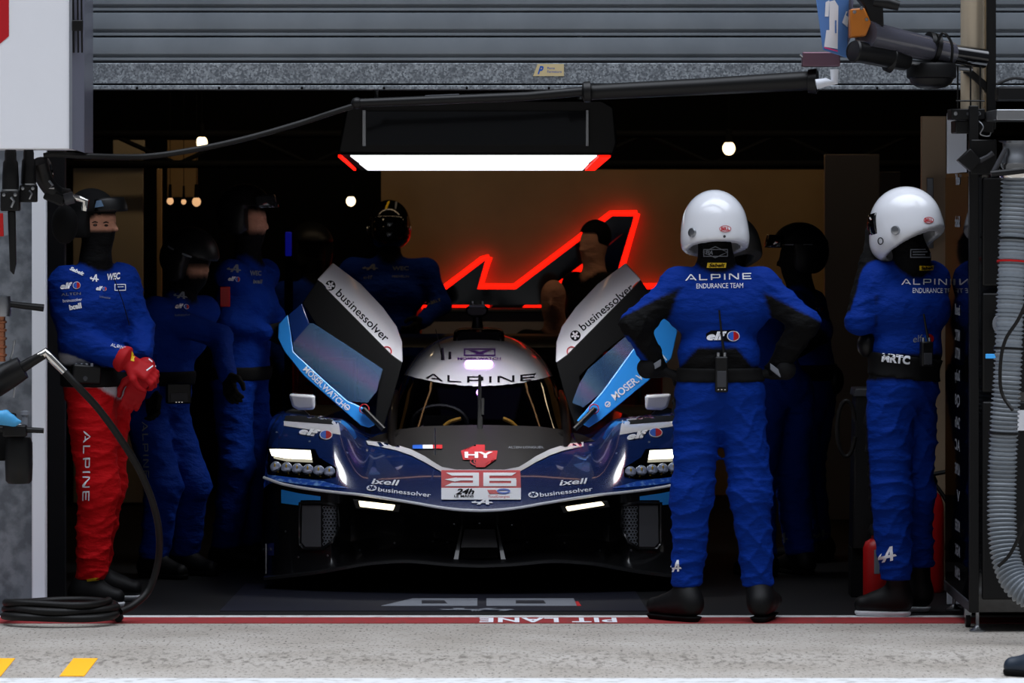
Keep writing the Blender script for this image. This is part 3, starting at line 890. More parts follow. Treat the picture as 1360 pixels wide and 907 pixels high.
# lip line, fascia, splitter
lx = np.linspace(-HWID, HWID, 81)
MB().tube([CW(x, ylip(x) - .004, float(zl(abs(x))) - .004) for x in lx], .007, 8).build('lip_line', m_ink, car)
zs = pchip([0, .13, .34, .48, .75, 1.02], [.143, .148, .162, .152, .10, .055])
def sec(x):
    a = abs(x); y0 = ylip(x); z0 = float(zl(a)) - .012; b = sst(.60, .70, a); ze = float(zs(a))
    cen = [(y0 + .01, z0), (y0 + .10, z0 - .035), (y0 + .22, z0 - .09), (y0 + .30, z0 - .16), (y0 + .32, ze + .09), (y0 + .26, ze + .04), (y0 + .10, ze + .014), (y0 + .01, ze + .006)]
    sid = [(y0 + .006, z0), (y0 + .012, z0 - .05), (y0 + .02, z0 - .10), (y0 + .03, z0 - .16), (y0 + .036, ze + .10), (y0 + .03, ze + .06), (y0 + .01, ze + .02), (y0 - .0, ze + .006)]
    if a > .93:
        r = .10 * ((a - .93) / .09) ** 2
        sid = [(p + r, q) for p, q in sid]
    return [CW(x, p[0] * (1 - b) + q[0] * b, p[1] * (1 - b) + q[1] * b) for p, q in zip(cen, sid)]
fx = np.linspace(-HWID, HWID, 121)
fascia = MB().grid([[sec(x)[i] for x in fx] for i in range(8)]).build('front_fascia', m_carbon, car, angle=35)
sp_ = MB()
sp_.grid([[CW(x, ylip(x) + dy, float(zs(abs(x))) + dz) for x in fx] for dy, dz in ((.3, .0), (.0, .006), (-.022, .002), (-.024, -.010), (.0, -.016), (.3, -.02))])
sp_.build('front_splitter', mat('splitter_carbon', (30, 30, 31), .35, coat=.3), car, angle=40)
# centre nose post with two fins
pp = MB()
pp.grid([[P(x, y, d) for x, y in r] for d, r in ((21.36, [(612, 696), (660, 696)]), (21.24, [(617, 703), (657, 703)]), (21.16, [(612, 727), (661, 727)]), (21.30, [(612, 730), (661, 730)]), (21.22, [(610, 745), (664, 745)]))])
pp.build('nose_post', mat('nose_post_carbon', (44, 43, 43), .22, coat=.6), car, angle=30)
for sg in (-1, 1):
    c = 637
    MB().prism([P(c + sg * 21, 694, 21.30), P(c + sg * 24, 694, 21.3), P(c + sg * 36, 746, 21.2), P(c + sg * 28, 746, 21.2)], (0, .16, 0)).build('post_fin', m_carbon, car, bevel=.003)
# marker lights under the lip
for q in ([(476, 665), (525, 670.5), (522, 678), (478, 673)], [(751, 673), (799, 666), (803, 671), (754, 679)]):
    fr_ = [(q[0][0] - 8, q[0][1] - 2), (q[1][0] + 8, q[1][1] - 1), (q[2][0] + 8, q[2][1] + 3), (q[3][0] - 6, q[3][1] + 3)]
    ml = MB().prism([P(x, y, 21.165) for x, y in fr_], (0, .10, 0)).build('marker_light', m_black, car, bevel=.004)
    MB().prism([P(x, y, 21.155) for x, y in q], (0, .012, 0)).build('light_bar', m_ledwarm, ml, bevel=.004)

# headlights
BODY = [nose, fascia]
def mirror(pts, c=637.6): return [(2 * c - x, y) for x, y in pts][::-1]
for side in (0, 1):
    M_ = mirror if side else (lambda p: p)
    sticker('headlight_housing', polys(M_([(355, 594), (418, 597), (424, 608), (447, 622), (446, 634), (430, 637), (358, 634), (351, 612)])), f, BODY, m_blackgloss, car, off=.003)
    hb = sticker('headlight_bar', polys(M_([(360, 598.5), (413, 601), (415, 613), (381, 611.5), (363, 607.5)])), f, BODY, m_led, car, off=.012)
    for k in range(6):
        x, y = 367 + k * 14.2, 621.5 + k * 1.3
        x, y = (M_([(x, y)]))[0]
        h = hit(x, y, BODY)
        if h is None: continue
        ln = MB().ball(h[0] + h[1] * .006, (.027, .013, .027), 14).build('headlight_lens', m_lens, car)
        MB().ball(h[0] + h[1] * .014 + Vector((0, -.012, .004)), (.004, .005, .010), 8).build('reflector', m_yellowink, ln)
    sticker('painted_glow_reflection', polys(M_([(356, 631), (388, 635), (430, 640), (462, 649), (440, 648), (400, 644), (358, 638)])), f, BODY, m_bluereflect, car, off=.004)  # painted reflection of the headlight glow
    sticker('corner_panel', polys(M_([(374, 650), (398, 655), (426, 659), (426, 664), (400, 664), (398, 671), (374, 668)])), f, BODY, m_carblue, car, off=.003)
    sticker('duct_panel', polys(M_([(402, 671), (427, 671), (427, 726), (406, 726), (401, 720)])), f, BODY, m_meshgrey, car, off=.004)
    gp_ = []
    for r in range(13):
        for q in range(4):
            gx, gy = 431 + q * 4.2 + (r % 2) * 2.1, 674 + r * 4
            if gx < 446 - max(0, (r - 9)) * 3.5: gp_ += ringpoly(gx, gy, 2.5, .8, 6)
    sticker('duct_mesh', polys(*[M_(p) for p in gp_]), f, BODY, m_greyink, car, off=.003, step=20)
    fr_ = M_([(399, 668), (429, 668), (448, 671), (449, 700), (440, 720), (428, 729), (404, 729), (398, 722), (398, 668)])
    pts = []
    for i in range(len(fr_) - 1):
        for k in range(5):
            h = hit(fr_[i][0] + (fr_[i + 1][0] - fr_[i][0]) * k / 5, fr_[i][1] + (fr_[i + 1][1] - fr_[i][1]) * k / 5, BODY)
            if h: pts.append(h[0] + h[1] * .004)
    MB().tube(pts, .008, 8, closed=True).build('duct_frame', m_carbon, car)
    # fender vent with white trim
    sticker('vent_trim', polys(M_([(377, 560), (443, 565), (441, 551), (448, 552), (452, 578), (377, 566)])), f, BODY, m_carwhite, car, off=.003)
    sticker('fender_vent', polys(M_([(379, 553), (441, 553), (443, 565), (378, 560)])), f, BODY, m_dark, car, off=.004)
    # mirror
    mp_ = M_([(383, 523), (418, 525), (418, 544), (396, 545), (388, 541)])
    mr_ = MB().prism([P(x, y, 22.3) for x, y in mp_], (0, .1, 0)).build('wing_mirror', m_carwhite, car, bevel=.014, seg=3)
    a = P(M_([(400, 545)])[0][0], 545, 22.34); b = P(M_([(415, 561)])[0][0], 562, 22.34)
    MB().prism([P(*M_([(q[0], q[1])])[0], 22.32) for q in ((389, 541), (404, 545), (424, 564), (376, 562), (378, 545))], (0, .07, 0)).build('mirror_stalk', m_carbon, mr_, bevel=.006)
for sd in (-1, 1):   # wheels, mostly inside the arches
    for y in (1.02, 4.15):
        w = MB(); c = CW(sd * .83, y, .35)
        w.lathe([(.2, -.15), (.33, -.155), (.352, -.13), (.352, .13), (.33, .155), (.2, .15)], c, (1, 0, 0), 40)
        tw = w.build('wheel', m_rubber, car)
        MB().lathe([(.19, -.10), (.23, -.14), (.23, .14), (.19, .10), (.05, .08), (.05, -.08)], c, (1, 0, 0), 30).build('rim', m_darkgrey, tw)
# rear wing
MB().prism([CW(-.92, y, z) for y, z in ((4.75, 1.0), (4.8, 1.03), (5.1, 1.07), (5.12, 1.05), (4.9, 1.0))], (1.84, 0, 0)).build('rear_wing', m_carbon, car, bevel=.004)
for sd in (-1, 1):
    MB().prism([CW(sd * .92 - .01, y, z) for y, z in ((4.7, .7), (4.7, 1.1), (5.15, 1.1), (5.15, .6))], (.02, 0, 0)).build('wing_endplate', m_carbon, car, bevel=.004)
    MB().prism([CW(sd * .1 - .01, y, z) for y, z in ((4.5, .6), (4.95, 1.02), (5.05, 1.02), (4.9, .55))], (.02, 0, 0)).build('wing_pylon', m_carbon, car)

# ------------- markings on the nose
CARS = [nose, shield, roof, fascia]
band = [(485, 586), (505, 588), (526, 591.6), (546, 598), (564, 607), (576, 615), (587, 621.5), (606, 625)]
band2 = [(606, 627.6), (585, 627), (574, 621), (564, 615), (546, 606), (526, 599), (505, 594.5), (488, 591.5)]
top_c = [(500, 579), (515, 575), (530, 571), (546, 569), (562, 567), (575, 566.5), (592, 566), (610, 565.5)]
def ruled(p, q, k):
    a, b = hit(p[0], p[1], [nose]), hit(q[0], q[1], [shield, nose])
    if a is None: a = b
    if b is None: b = a
    return (a[0] + a[1] * .003).lerp(b[0] + b[1] * .003, k)
lo_, hi_ = [spline([(x, y, 0) for x, y in q_], 4) for q_ in (band + [(638, 625)] + mirror(band, 638), top_c + [(638, 565)] + mirror(top_c, 638))]
cowl = MB().grid([[ruled(p, q, k / 10) for p, q in zip(lo_, hi_)] for k in range(11)]).build('cowl', mat('cowl_satin_black', (24, 22, 22), .5, spec=.3), car, angle=80)
CARS = [nose, shield, roof, fascia, cowl]
m1 = [(x, y) for x, y in band]
for k in range(len(band) - 1):
    pass
sticker('nose_band', polys(*([[band[k], band[k + 1], band2[len(band2) - 2 - k], band2[len(band2) - 1 - k]] for k in range(len(band) - 1)] +
        [mirror([band[k], band[k + 1], band2[len(band2) - 2 - k], band2[len(band2) - 1 - k]], 638) for k in range(len(band) - 1)] + [[(606, 625), (670, 625), (670, 627.6), (606, 627.6)]])),
        f, CARS, m_carwhite, car, off=.005)
pl = sticker('number_plate', polys([(586, 626), (691, 626), (692, 649.5), (586, 649.5)]), f, CARS, m_redink, car, off=.006)
def child_sticker(nm, shp, ff, objs, m, off, par=car, step=7): return sticker(nm, shp, ff, objs, m, par, off, step)
sticker('plate_base', polys([(586, 649.5), (692, 649.5), (692, 665), (586, 665)]), f, CARS, m_ink, car, off=.006)
three = [[(592, 630), (636, 630), (636, 634), (600, 634)], [(628, 630), (636, 630), (636, 648), (628, 648)], [(604, 637), (628, 637), (628, 640.5), (612, 640.5)], [(590, 648), (600, 643.5), (630, 643.5), (636, 648)], [(590, 639), (606, 636.5), (612, 640.5), (604, 642)]]
six = [[(642, 630), (686, 630), (680, 634), (642, 634)], [(642, 630), (650, 630), (650, 648), (642, 648)], [(650, 637.5), (686, 637.5), (684, 641), (650, 641)], [(650, 644), (686, 644), (686, 648), (650, 648)], [(679, 641), (686, 639), (686, 646), (679, 646)]]
sticker('race_number', polys(*three), f, CARS, m_ink, car, off=.009, label='white numeral three')
sticker('race_number', polys(*six), f, CARS, m_ink, car, off=.009, label='white numeral six')
word('event_lettering', '24h', 605, 658.5, 630, 658.5, 7, CARS, m_blackink, car, off=.009, bold=.03, shear=.3)
word('event_lettering', 'LE MANS', 603, 662.6, 629, 662.6, 3, CARS, m_blackink, car, off=.009, bold=.02)
sticker('sponsor_arrow', polys([(647, 653), (658, 653), (662, 655.5), (676, 656), (660, 658), (650, 658), (655, 655.5)]), f, CARS, m_redink, car, off=.009)
sticker('sponsor_swirl', polys(*ringpoly(669, 654.8, 9, 2.2, 20, 3.6)), f, CARS, m_blueink, car, off=.010)
word('sponsor_lettering', 'TotalEnergies', 648, 663.2, 677, 663.2, 3.2, CARS, m_redink, car, off=.009)
sticker('nose_emblem', EMBLEM, affine((627, 671.5), (19, 0), (0, -8.5)), CARS, m_ink, car, off=.006)
sticker('hybrid_badge', polys([(632, 592), (644, 592), (644, 600), (661, 600), (659, 612), (644, 612), (644, 622), (632, 622), (632, 612), (615, 612), (612, 600), (632, 600)]), f, CARS, m_redink, car, off=.006)
word('badge_lettering', 'HY', 617, 610, 655, 610, 7.5, CARS, m_ink, car, off=.009, bold=.035)
sticker('badge_ring', polys(*(ringpoly(638, 614.5, 14, 1.6, 22, 6.5) + ringpoly(638, 614.5, 9, 1.2, 18, 4.5))), f, CARS, m_redink, car, off=.0075)
for x0, x1, m_ in ((548.5, 562, m_blueink), (562, 575, m_ink), (575, 587.5, m_redink)):
    sticker('flag_stripe', polys([(x0, 592.2), (x1, 592.2), (x1, 597.2), (x0, 597.2)]), f, CARS, m_, car, off=.006)
word('sponsor_lettering', 'ALTEN LONGUEIL', 675, 597, 722, 597, 3, CARS, m_greyink, car, off=.006)

def icon(c, r, par, objs, m_fg, m_bg, off):
    sticker('sponsor_disc', polys(disc(c[0], c[1], r[0], 20, ry=r[1])), f, objs, m_fg, par, off)
    pts = []
    for k in range(5):
        a = k * 2 * math.pi / 5 + .3
        u = (math.cos(a), math.sin(a)); w_ = (-u[1] * .17, u[0] * .17)
        pts.append([(c[0] + r[0] * (u[0] * .1 + w_[0]), c[1] + r[1] * (u[1] * .1 + w_[1])), (c[0] + r[0] * (u[0] * .75 + w_[0]), c[1] + r[1] * (u[1] * .75 + w_[1])),
                    (c[0] + r[0] * (u[0] * .75 - w_[0]), c[1] + r[1] * (u[1] * .75 - w_[1])), (c[0] + r[0] * (u[0] * .1 - w_[0]), c[1] + r[1] * (u[1] * .1 - w_[1]))])
    sticker('sponsor_star', polys(*pts), f, objs, m_bg, par, off + .002)
icon((493.5, 649.3), (6.8, 4), car, CARS, m_ink, m_navy, .005)
icon((708.5, 658.3), (6.8, 4), car, CARS, m_ink, m_navy, .005)
word('sponsor_lettering', 'businessolver', 502, 653.5, 572, 661.5, 5.5, CARS, m_ink, car, off=.005, bold=.012)
word('sponsor_lettering', 'businessolver', 717.5, 661, 787.5, 653, 5.5, CARS, m_ink, car, off=.005, bold=.012)
word('sponsor_lettering', 'ixell', 493, 643.5, 530.5, 646, 7, CARS, m_ink, car, off=.005, bold=.02, shear=.2)
word('sponsor_lettering', 'ixell', 743, 646, 781, 643, 7, CARS, m_ink, car, off=.005, bold=.02, shear=.2)
def elf(x0, y0, x1, y1, h, objs, par, off=.003):
    """white italic wordmark and its blue and red disc"""
    dx, dy = x1 - x0, y1 - y0
    w1 = .62
    word('sponsor_lettering', 'elf', x0, y0, x0 + dx * w1, y0 + dy * w1, h, objs, m_ink, par, off, bold=.05, shear=.25)
    cx, cy = x0 + dx * .82, y0 + dy * .82 - h * .42; r = abs(dx) * .17; ry = min(r, h * .62)
    sticker('sponsor_disc', polys(disc(cx, cy, r * 1.15, 20, ry=ry * 1.15)), f, objs, m_ink, par, off)
    sticker('sponsor_disc', polys(disc(cx, cy, r, 12, math.pi / 2, 1.5 * math.pi, ry)), f, objs, m_blueink, par, off + .0015)
    sticker('sponsor_disc', polys(disc(cx, cy, r, 12, -math.pi / 2, .5 * math.pi, ry)), f, objs, m_red, par, off + .0015)
elf(397, 577, 441, 583.5, 8.5, CARS, car, .005)
elf(833, 585, 879, 578, 8.5, CARS, car, .005)
# roof lettering
V, T = wide('ALPINE'); wd = V[:, 0].max()
sticker('roof_lettering', (V, T), lambda x, y: (563 + 148 * x / wd, 509.3 - ((563 + 148 * x / wd - 640) / 75) ** 2 * 4.6 - y * 8.6), [roof], m_blackink, car, off=.004, step=4)
word('roof_lettering', 'MOSER.WATCH', 608, 478.5, 665, 478.5, 3, [roof], mat('violet_ink', (92, 40, 130), .5), car, off=.004, bold=.02)
sticker('roof_crest', polys(*([[(616, 463.5), (658, 463.5), (658, 465), (616, 465)], [(616, 472), (658, 472), (658, 473.3), (616, 473.3)], [(616, 465), (618, 465), (618, 472), (616, 472)], [(656, 465), (658, 465), (658, 472), (656, 472)],
        [(622, 466), (630, 466), (644, 471), (636, 471)], [(644, 466), (652, 466), (638, 471), (630, 471)]])), f, [roof], MATS['violet_ink'], car, off=.004)
# wiper, aerials, probes
MB().tube([P(637.5, 578, 22.4), P(637.5, 545, 22.55), P(637, 499, 22.9)], [.016, .012, .007], 8).build('wiper', m_black, car)
MB().tube([P(641, 552, 22.5), P(641.5, 530, 22.6)], .008, 8).build('wiper_arm', m_black, car)
MB().tube([P(588, 478, 23.5), P(578.5, 437, 23.5)], [.004, .002], 6).build('aerial', m_black, car)
MB().tube([P(588, 478, 23.45), P(587.5, 462, 23.45)], [.009, .006], 8).build('aerial_base', m_black, car)
MB().tube([P(597.5, 479, 23.45), P(597.5, 467, 23.45)], [.008, .006], 8).build('pitot_tube', m_black, car)
MB().tube([P(578, 604, 21.9), P(578, 568, 21.9)], .004, 8).build('probe', m_greyink, car)
for px in (353, 924):
    MB().tube([P(px, 762, 21.36), P(px, 722, 21.36)], .0045, 8).build('splitter_stay', m_steel, car)
for px, py in ((367, 574), (411, 586), (461, 601), (478, 730), (524, 721), (575, 719), (594, 720), (603, 696), (637, 695), (680, 697), (700, 720), (750, 721), (797, 731), (396, 740), (435, 738), (379, 706), (838, 731), (862, 587), (819, 602)):
    h = hit(px, py, BODY)
    if h: MB().lathe([(0, 0), (.006, 0), (.005, .003), (.001, .0035)], h[0], h[1], 8).build('rivet', m_steel, car)
sticker('tyre_maker_patch', polys([(346, 723), (365, 721), (365, 738), (347, 736)]), f, BODY, mat('patch_blue', (40, 48, 110), .5), car, off=.004)
word('sponsor_lettering', 'MICHELIN', 347, 732, 363, 731, 4, BODY, m_greyink, car, off=.006)

# ------------- raised doors
def pane(anch):
    A = np.array([[x, y, 1] for x, y, d in anch], float); c = np.linalg.solve(A, np.array([d for *_, d in anch], float))
    return lambda x, y: P(x, y, c[0] * x + c[1] * y + c[2])
def plate(nm, pts, pn, m, par, th=.02, fw=0.0, bevel=.004):
    q = [pn(x, y) + Vector((0, -fw, 0)) for x, y in pts]
    return MB().prism(q, (0, th, .002)).build(nm, m, par, bevel=bevel)
for side in (0, 1):
    M_ = (lambda p: mirror(p, 636.5)) if side else (lambda p: p)
    mx_ = lambda x: 2 * 636.5 - x if side else x
    side_p = pane([(mx_(500), 560, 22.55), (mx_(370), 440, 22.75), (mx_(505), 490, 22.62)])
    roof_p = pane([(mx_(534), 480, 23.05), (mx_(425), 372, 23.05), (mx_(443), 350, 23.25)])
    if side == 0:
        frame = [(401, 403), (422, 372), (434, 385), (520, 472), (534, 482), (524, 520), (508, 572), (497, 566), (503, 500), (470, 468), (420, 432)]
        blue = [(382, 418), (370, 431), (369, 449), (377.6, 467), (404, 500), (455, 544), (479, 565), (490, 568), (497, 565), (500, 559), (485, 543), (461, 532), (437, 511), (389.5, 467), (385, 434)]
        glass = [(389, 455), (409, 430), (416, 430), (464, 461), (508, 491), (500, 520), (488, 535), (461, 532.5), (437, 509), (390, 466)]
        quarter = [(383.6, 418), (401, 403), (411, 430), (389.5, 456), (385, 434)]
    else:
        frame = mirror([(401, 403), (422, 372), (434, 385), (520, 472), (534, 482), (524, 520), (508, 572), (497, 566), (503, 500), (470, 468), (440, 445)], 636.5)
        blue = [(766, 559), (782, 568), (799, 557), (861, 506), (892, 476), (900, 440), (886, 415), (864, 440), (839, 466), (800, 520)]
        glass = [(760, 535), (769, 511), (781, 491), (828, 450), (850, 436), (864, 440), (837, 470), (800, 520), (775, 541)]
        quarter = [(828, 450), (850, 420), (886, 415), (864, 442), (840, 455)]
    dr = plate('raised_door', frame, side_p, m_dark, car, .03, -.03)
    dr['label'] = 'raised left door seen from the front' if side == 0 else 'raised door partly hidden by the white-helmeted man'
    bl_ = plate('door_sill_panel', blue, side_p, m_carblue, dr, .03)
    plate('door_window', glass, side_p, m_film, dr, .008, -.006, 0)
    if side == 0: plate('quarter_panel', quarter, side_p, m_navy, dr, .02)
    ws = [(421, 371.7), (441.6, 349.4), (479, 377.6), (508.6, 409), (526.5, 434), (534, 455), (535, 482), (520.5, 473), (433, 390), (433, 381), (427, 375)]
    rp_ = plate('door_roof_panel', M_(ws), roof_p, m_carwhite, dr, .035, 0, .010)
    h_ = M_([(483, 543), (510, 570)])
    if side: h_ = h_[::-1]
    MB().tube([side_p(*h_[0]) + Vector((0, -.02, 0)), side_p(*h_[1]) + Vector((0, -.02, 0))], .014, 10).build('gas_strut', m_black, dr)
    for c_, o_ in (((mx_(484), 543), bl_), ((mx_(513.7), 466.5), rp_)):
        pn = side_p if o_ is bl_ else roof_p
        MB().tube([pn(c_[0] + 6.2 * math.cos(a), c_[1] + 6.2 * math.sin(a)) + Vector((0, -.012, 0)) for a in np.linspace(0, 2 * math.pi, 21)[:-1]], .0028, 6, closed=True).build('hinge_mark', m_redink, o_)
    # wordmarks
    if side == 0:
        word('sponsor_lettering', 'businessolver', 445, 391, 511, 455, 10.5, [rp_], m_blackink, rp_, off=.002, bold=.012)
        icon((438.5, 379.5), (6.8, 6.8), rp_, [rp_], m_blackink, m_carwhite, .002)
        word('sponsor_lettering', 'MOSER.WATCH', 402, 491.5, 454, 541.5, 8, [bl_], m_ink, bl_, off=.002, bold=.015)
        sticker('sponsor_crest', polys(*(ringpoly(461, 541, 4, 1.3, 10) + [[(458, 538), (464, 544), (463, 545), (457, 539)]])), f, [bl_], m_ink, bl_, off=.002)
    else:
        word('sponsor_lettering', 'businessolver', 775, 440, 843, 384, 10.5, [rp_], m_blackink, rp_, off=.002, bold=.012)
        icon((764.5, 446), (7, 7), rp_, [rp_], m_blackink, m_carwhite, .002)
        word('sponsor_lettering', 'MOSER.WATCH', 817, 532, 886, 478, 9.5, [bl_], m_ink, bl_, off=.002, bold=.015)
        sticker('sponsor_crest', polys(*(ringpoly(807, 537, 4, 1.3, 10) + [[(804, 540), (810, 534), (811, 535), (805, 541)]])), f, [bl_], m_ink, bl_, off=.002)

# things beside and under the car
def chest(px0, px1, py0, d, label):
    a, b = P(px0, py0, d), P(px1, py0, d)
    t = thing('tool_chest', label, 'tool chest', ((a.x + b.x) / 2, a.y, 0), 'red tool chests behind the car')
    MB().boxb(a.x, b.x, a.y, a.y + .42, .06, a.z).build('carcass', m_red, t, bevel=.01)
    k = 4
    for i in range(k):
        z0 = .1 + (a.z - .14) * i / k
        dw = MB().boxb(a.x + .03, b.x - .03, a.y - .015, a.y, z0, z0 + (a.z - .14) / k - .015).build('drawer', m_red, t, bevel=.004)
        MB().boxb(a.x + .08, b.x - .08, a.y - .035, a.y - .015, z0 + .09, z0 + .105).build('handle', m_darkgrey, dw)
    for x in (a.x + .08, b.x - .08):
        for y in (a.y + .08, a.y + .34):
            MB().lathe([(.02, -.012), (.03, -.01), (.03, .01), (.02, .012)], (x, y, .031), (1, 0, 0), 14).build('caster', m_black, t)
chest(388, 470, 478, 26.5, 'red tool chest seen under the raised left door of the car')
chest(802, 880, 470, 26.5, 'red tool chest seen under the raised door by the white-helmeted man')

# garage mat with number
mt = thing('floor_mat', 'dark blue lettered mat on the garage floor in front of the car', 'mat', (gm(560, 812).x, gm(560, 812).y, 0))
q = [gm(292, 812), gm(860, 812), gm(838, 776), gm(326, 776)]
mo = MB().prism(q, (0, 0, .004)).build('mat', mat('mat_navy', (13, 15, 30), .6), mt, smooth=False)
for pts, m_ in (([(506, 806), (634, 806), (634, 796), (548, 796)], m_greyink), ([(646, 806), (766, 806), (762, 796), (646, 796)], m_greyink), ([(560, 803), (594, 803), (590, 799), (560, 799)], MATS['mat_navy']),
                ([(685, 803), (725, 803), (722, 799), (685, 799)], MATS['mat_navy']), ([(766, 806), (772, 806), (768, 800), (764, 800)], m_redink)):
    MB().prism([gm(x, y) + Vector((0, 0, .0045 if m_ is not MATS['mat_navy'] else .0055)) for x, y in pts], (0, 0, .001)).build('mat_number', m_, mt, smooth=False)
sticker('mat_emblem', EMBLEM, affine((680, 808), (-66, 0), (0, 5.5)), [mo], m_greyink, mt, off=.002)
# pit lane lettering on the red line, read from inside
lane = bpy.data.objects['trim_1']
V, T = glyphs('PIT LANE', .03, spacing=1.12)
w = V[:, 0].max()
a, b = gm(818, 820.2), gm(637, 820.2)
mb = MB(); mb.add([(a.x + (b.x - a.x) * x / w, -.265 + .2 * (1 - y), .0045) for x, y in V], T)
o = mb.build('lane_lettering', m_ink, None, ((a.x + b.x) / 2, -.16, 0), smooth=False)
tag(o, 'white PIT LANE lettering painted upside down on the red line', 'floor lettering')
# ---------------------------------------------------------------- people
m_cloth = mat('suit_cloth', (20, 60, 170), 0.78, attr=True, bump=(17, 0.6, 0.022, (1, 1, 2.0)), spec=0.15)
m_glove = mat('red_glove_cloth', (176, 16, 24), 0.65, bump=(60, 0.25, 0.004), spec=0.3)
m_bglove = mat('black_glove_cloth', (8, 8, 9), 0.8, bump=(60, 0.25, 0.004), spec=0.3)
m_skinm = mat('skin', (196, 140, 116), 0.5)
m_helm = mat('white_helmet_shell', (232, 234, 240), 0.18, coat=0.7)
m_bhelm = mat('black_helmet_shell', (17, 17, 18), 0.42, spec=0.3)
m_ghelm = mat('grey_helmet_shell', (112, 112, 112), 0.4)
m_knit = mat('black_knit', (7, 7, 8), 0.85, spec=0.2, bump=(90, 0.3, 0.003))
m_visor = mat('dark_visor', (8, 9, 12), 0.06, coat=0.8)
m_shoe = mat('black_shoe_leather', (7, 7, 8), 0.55, spec=.3)
m_sole = mat('white_shoe_sole', (205, 206, 210), 0.6)
m_dsole = mat('black_shoe_sole', (6, 6, 6), 0.8, spec=.2)
m_pouch = mat('black_webbing', (8, 8, 9), 0.8, spec=0.25)
m_eye = mat('eye_dark', (40, 28, 22), 0.25)

BLUE = np.array(lin((0, 44, 134))); NAVY = np.array(lin((16, 46, 118))); BLK = np.array(lin((8, 8, 9)))
RED = np.array(lin((186, 10, 18))); WHT = np.array(lin((196, 198, 206))); SKN = np.array(lin((196, 142, 118)))
DNV = np.array(lin((20, 30, 66)))
def ppx(V):
    d = V[:, 1] + 20
    return 680 + V[:, 0] * F / d, HOR + (CAMZ - V[:, 2]) * F / d

def folds(seed, amp):
    rs = np.random.RandomState(seed); a = rs.rand(8) * 6.3
    def w(X, Y, Z, K):
        u = X * 11 + Y * 8
        w1 = 1 - np.abs(np.sin(27 * Z + 1.7 * np.sin(u + a[0]) + 10 * X + a[1]))
        w2 = 1 - np.abs(np.sin(41 * Z - 16 * X + 2.1 * np.sin(Z * 13 + u + a[2]) + a[3]))
        w3 = np.sin(19 * Z + 23 * X + 2 * np.sin(17 * Y + a[4]) + a[5])
        s = np.where((K == 5) | (K == 6), 1.0, np.where(K == 0, .35, np.where((K >= 1) & (K <= 4), .75, np.where(K == 9, .7, 0.0))))
        return -amp * s * (w1 ** 3 * .8 + w2 ** 3 * .7 + w3 * .25)
    return w

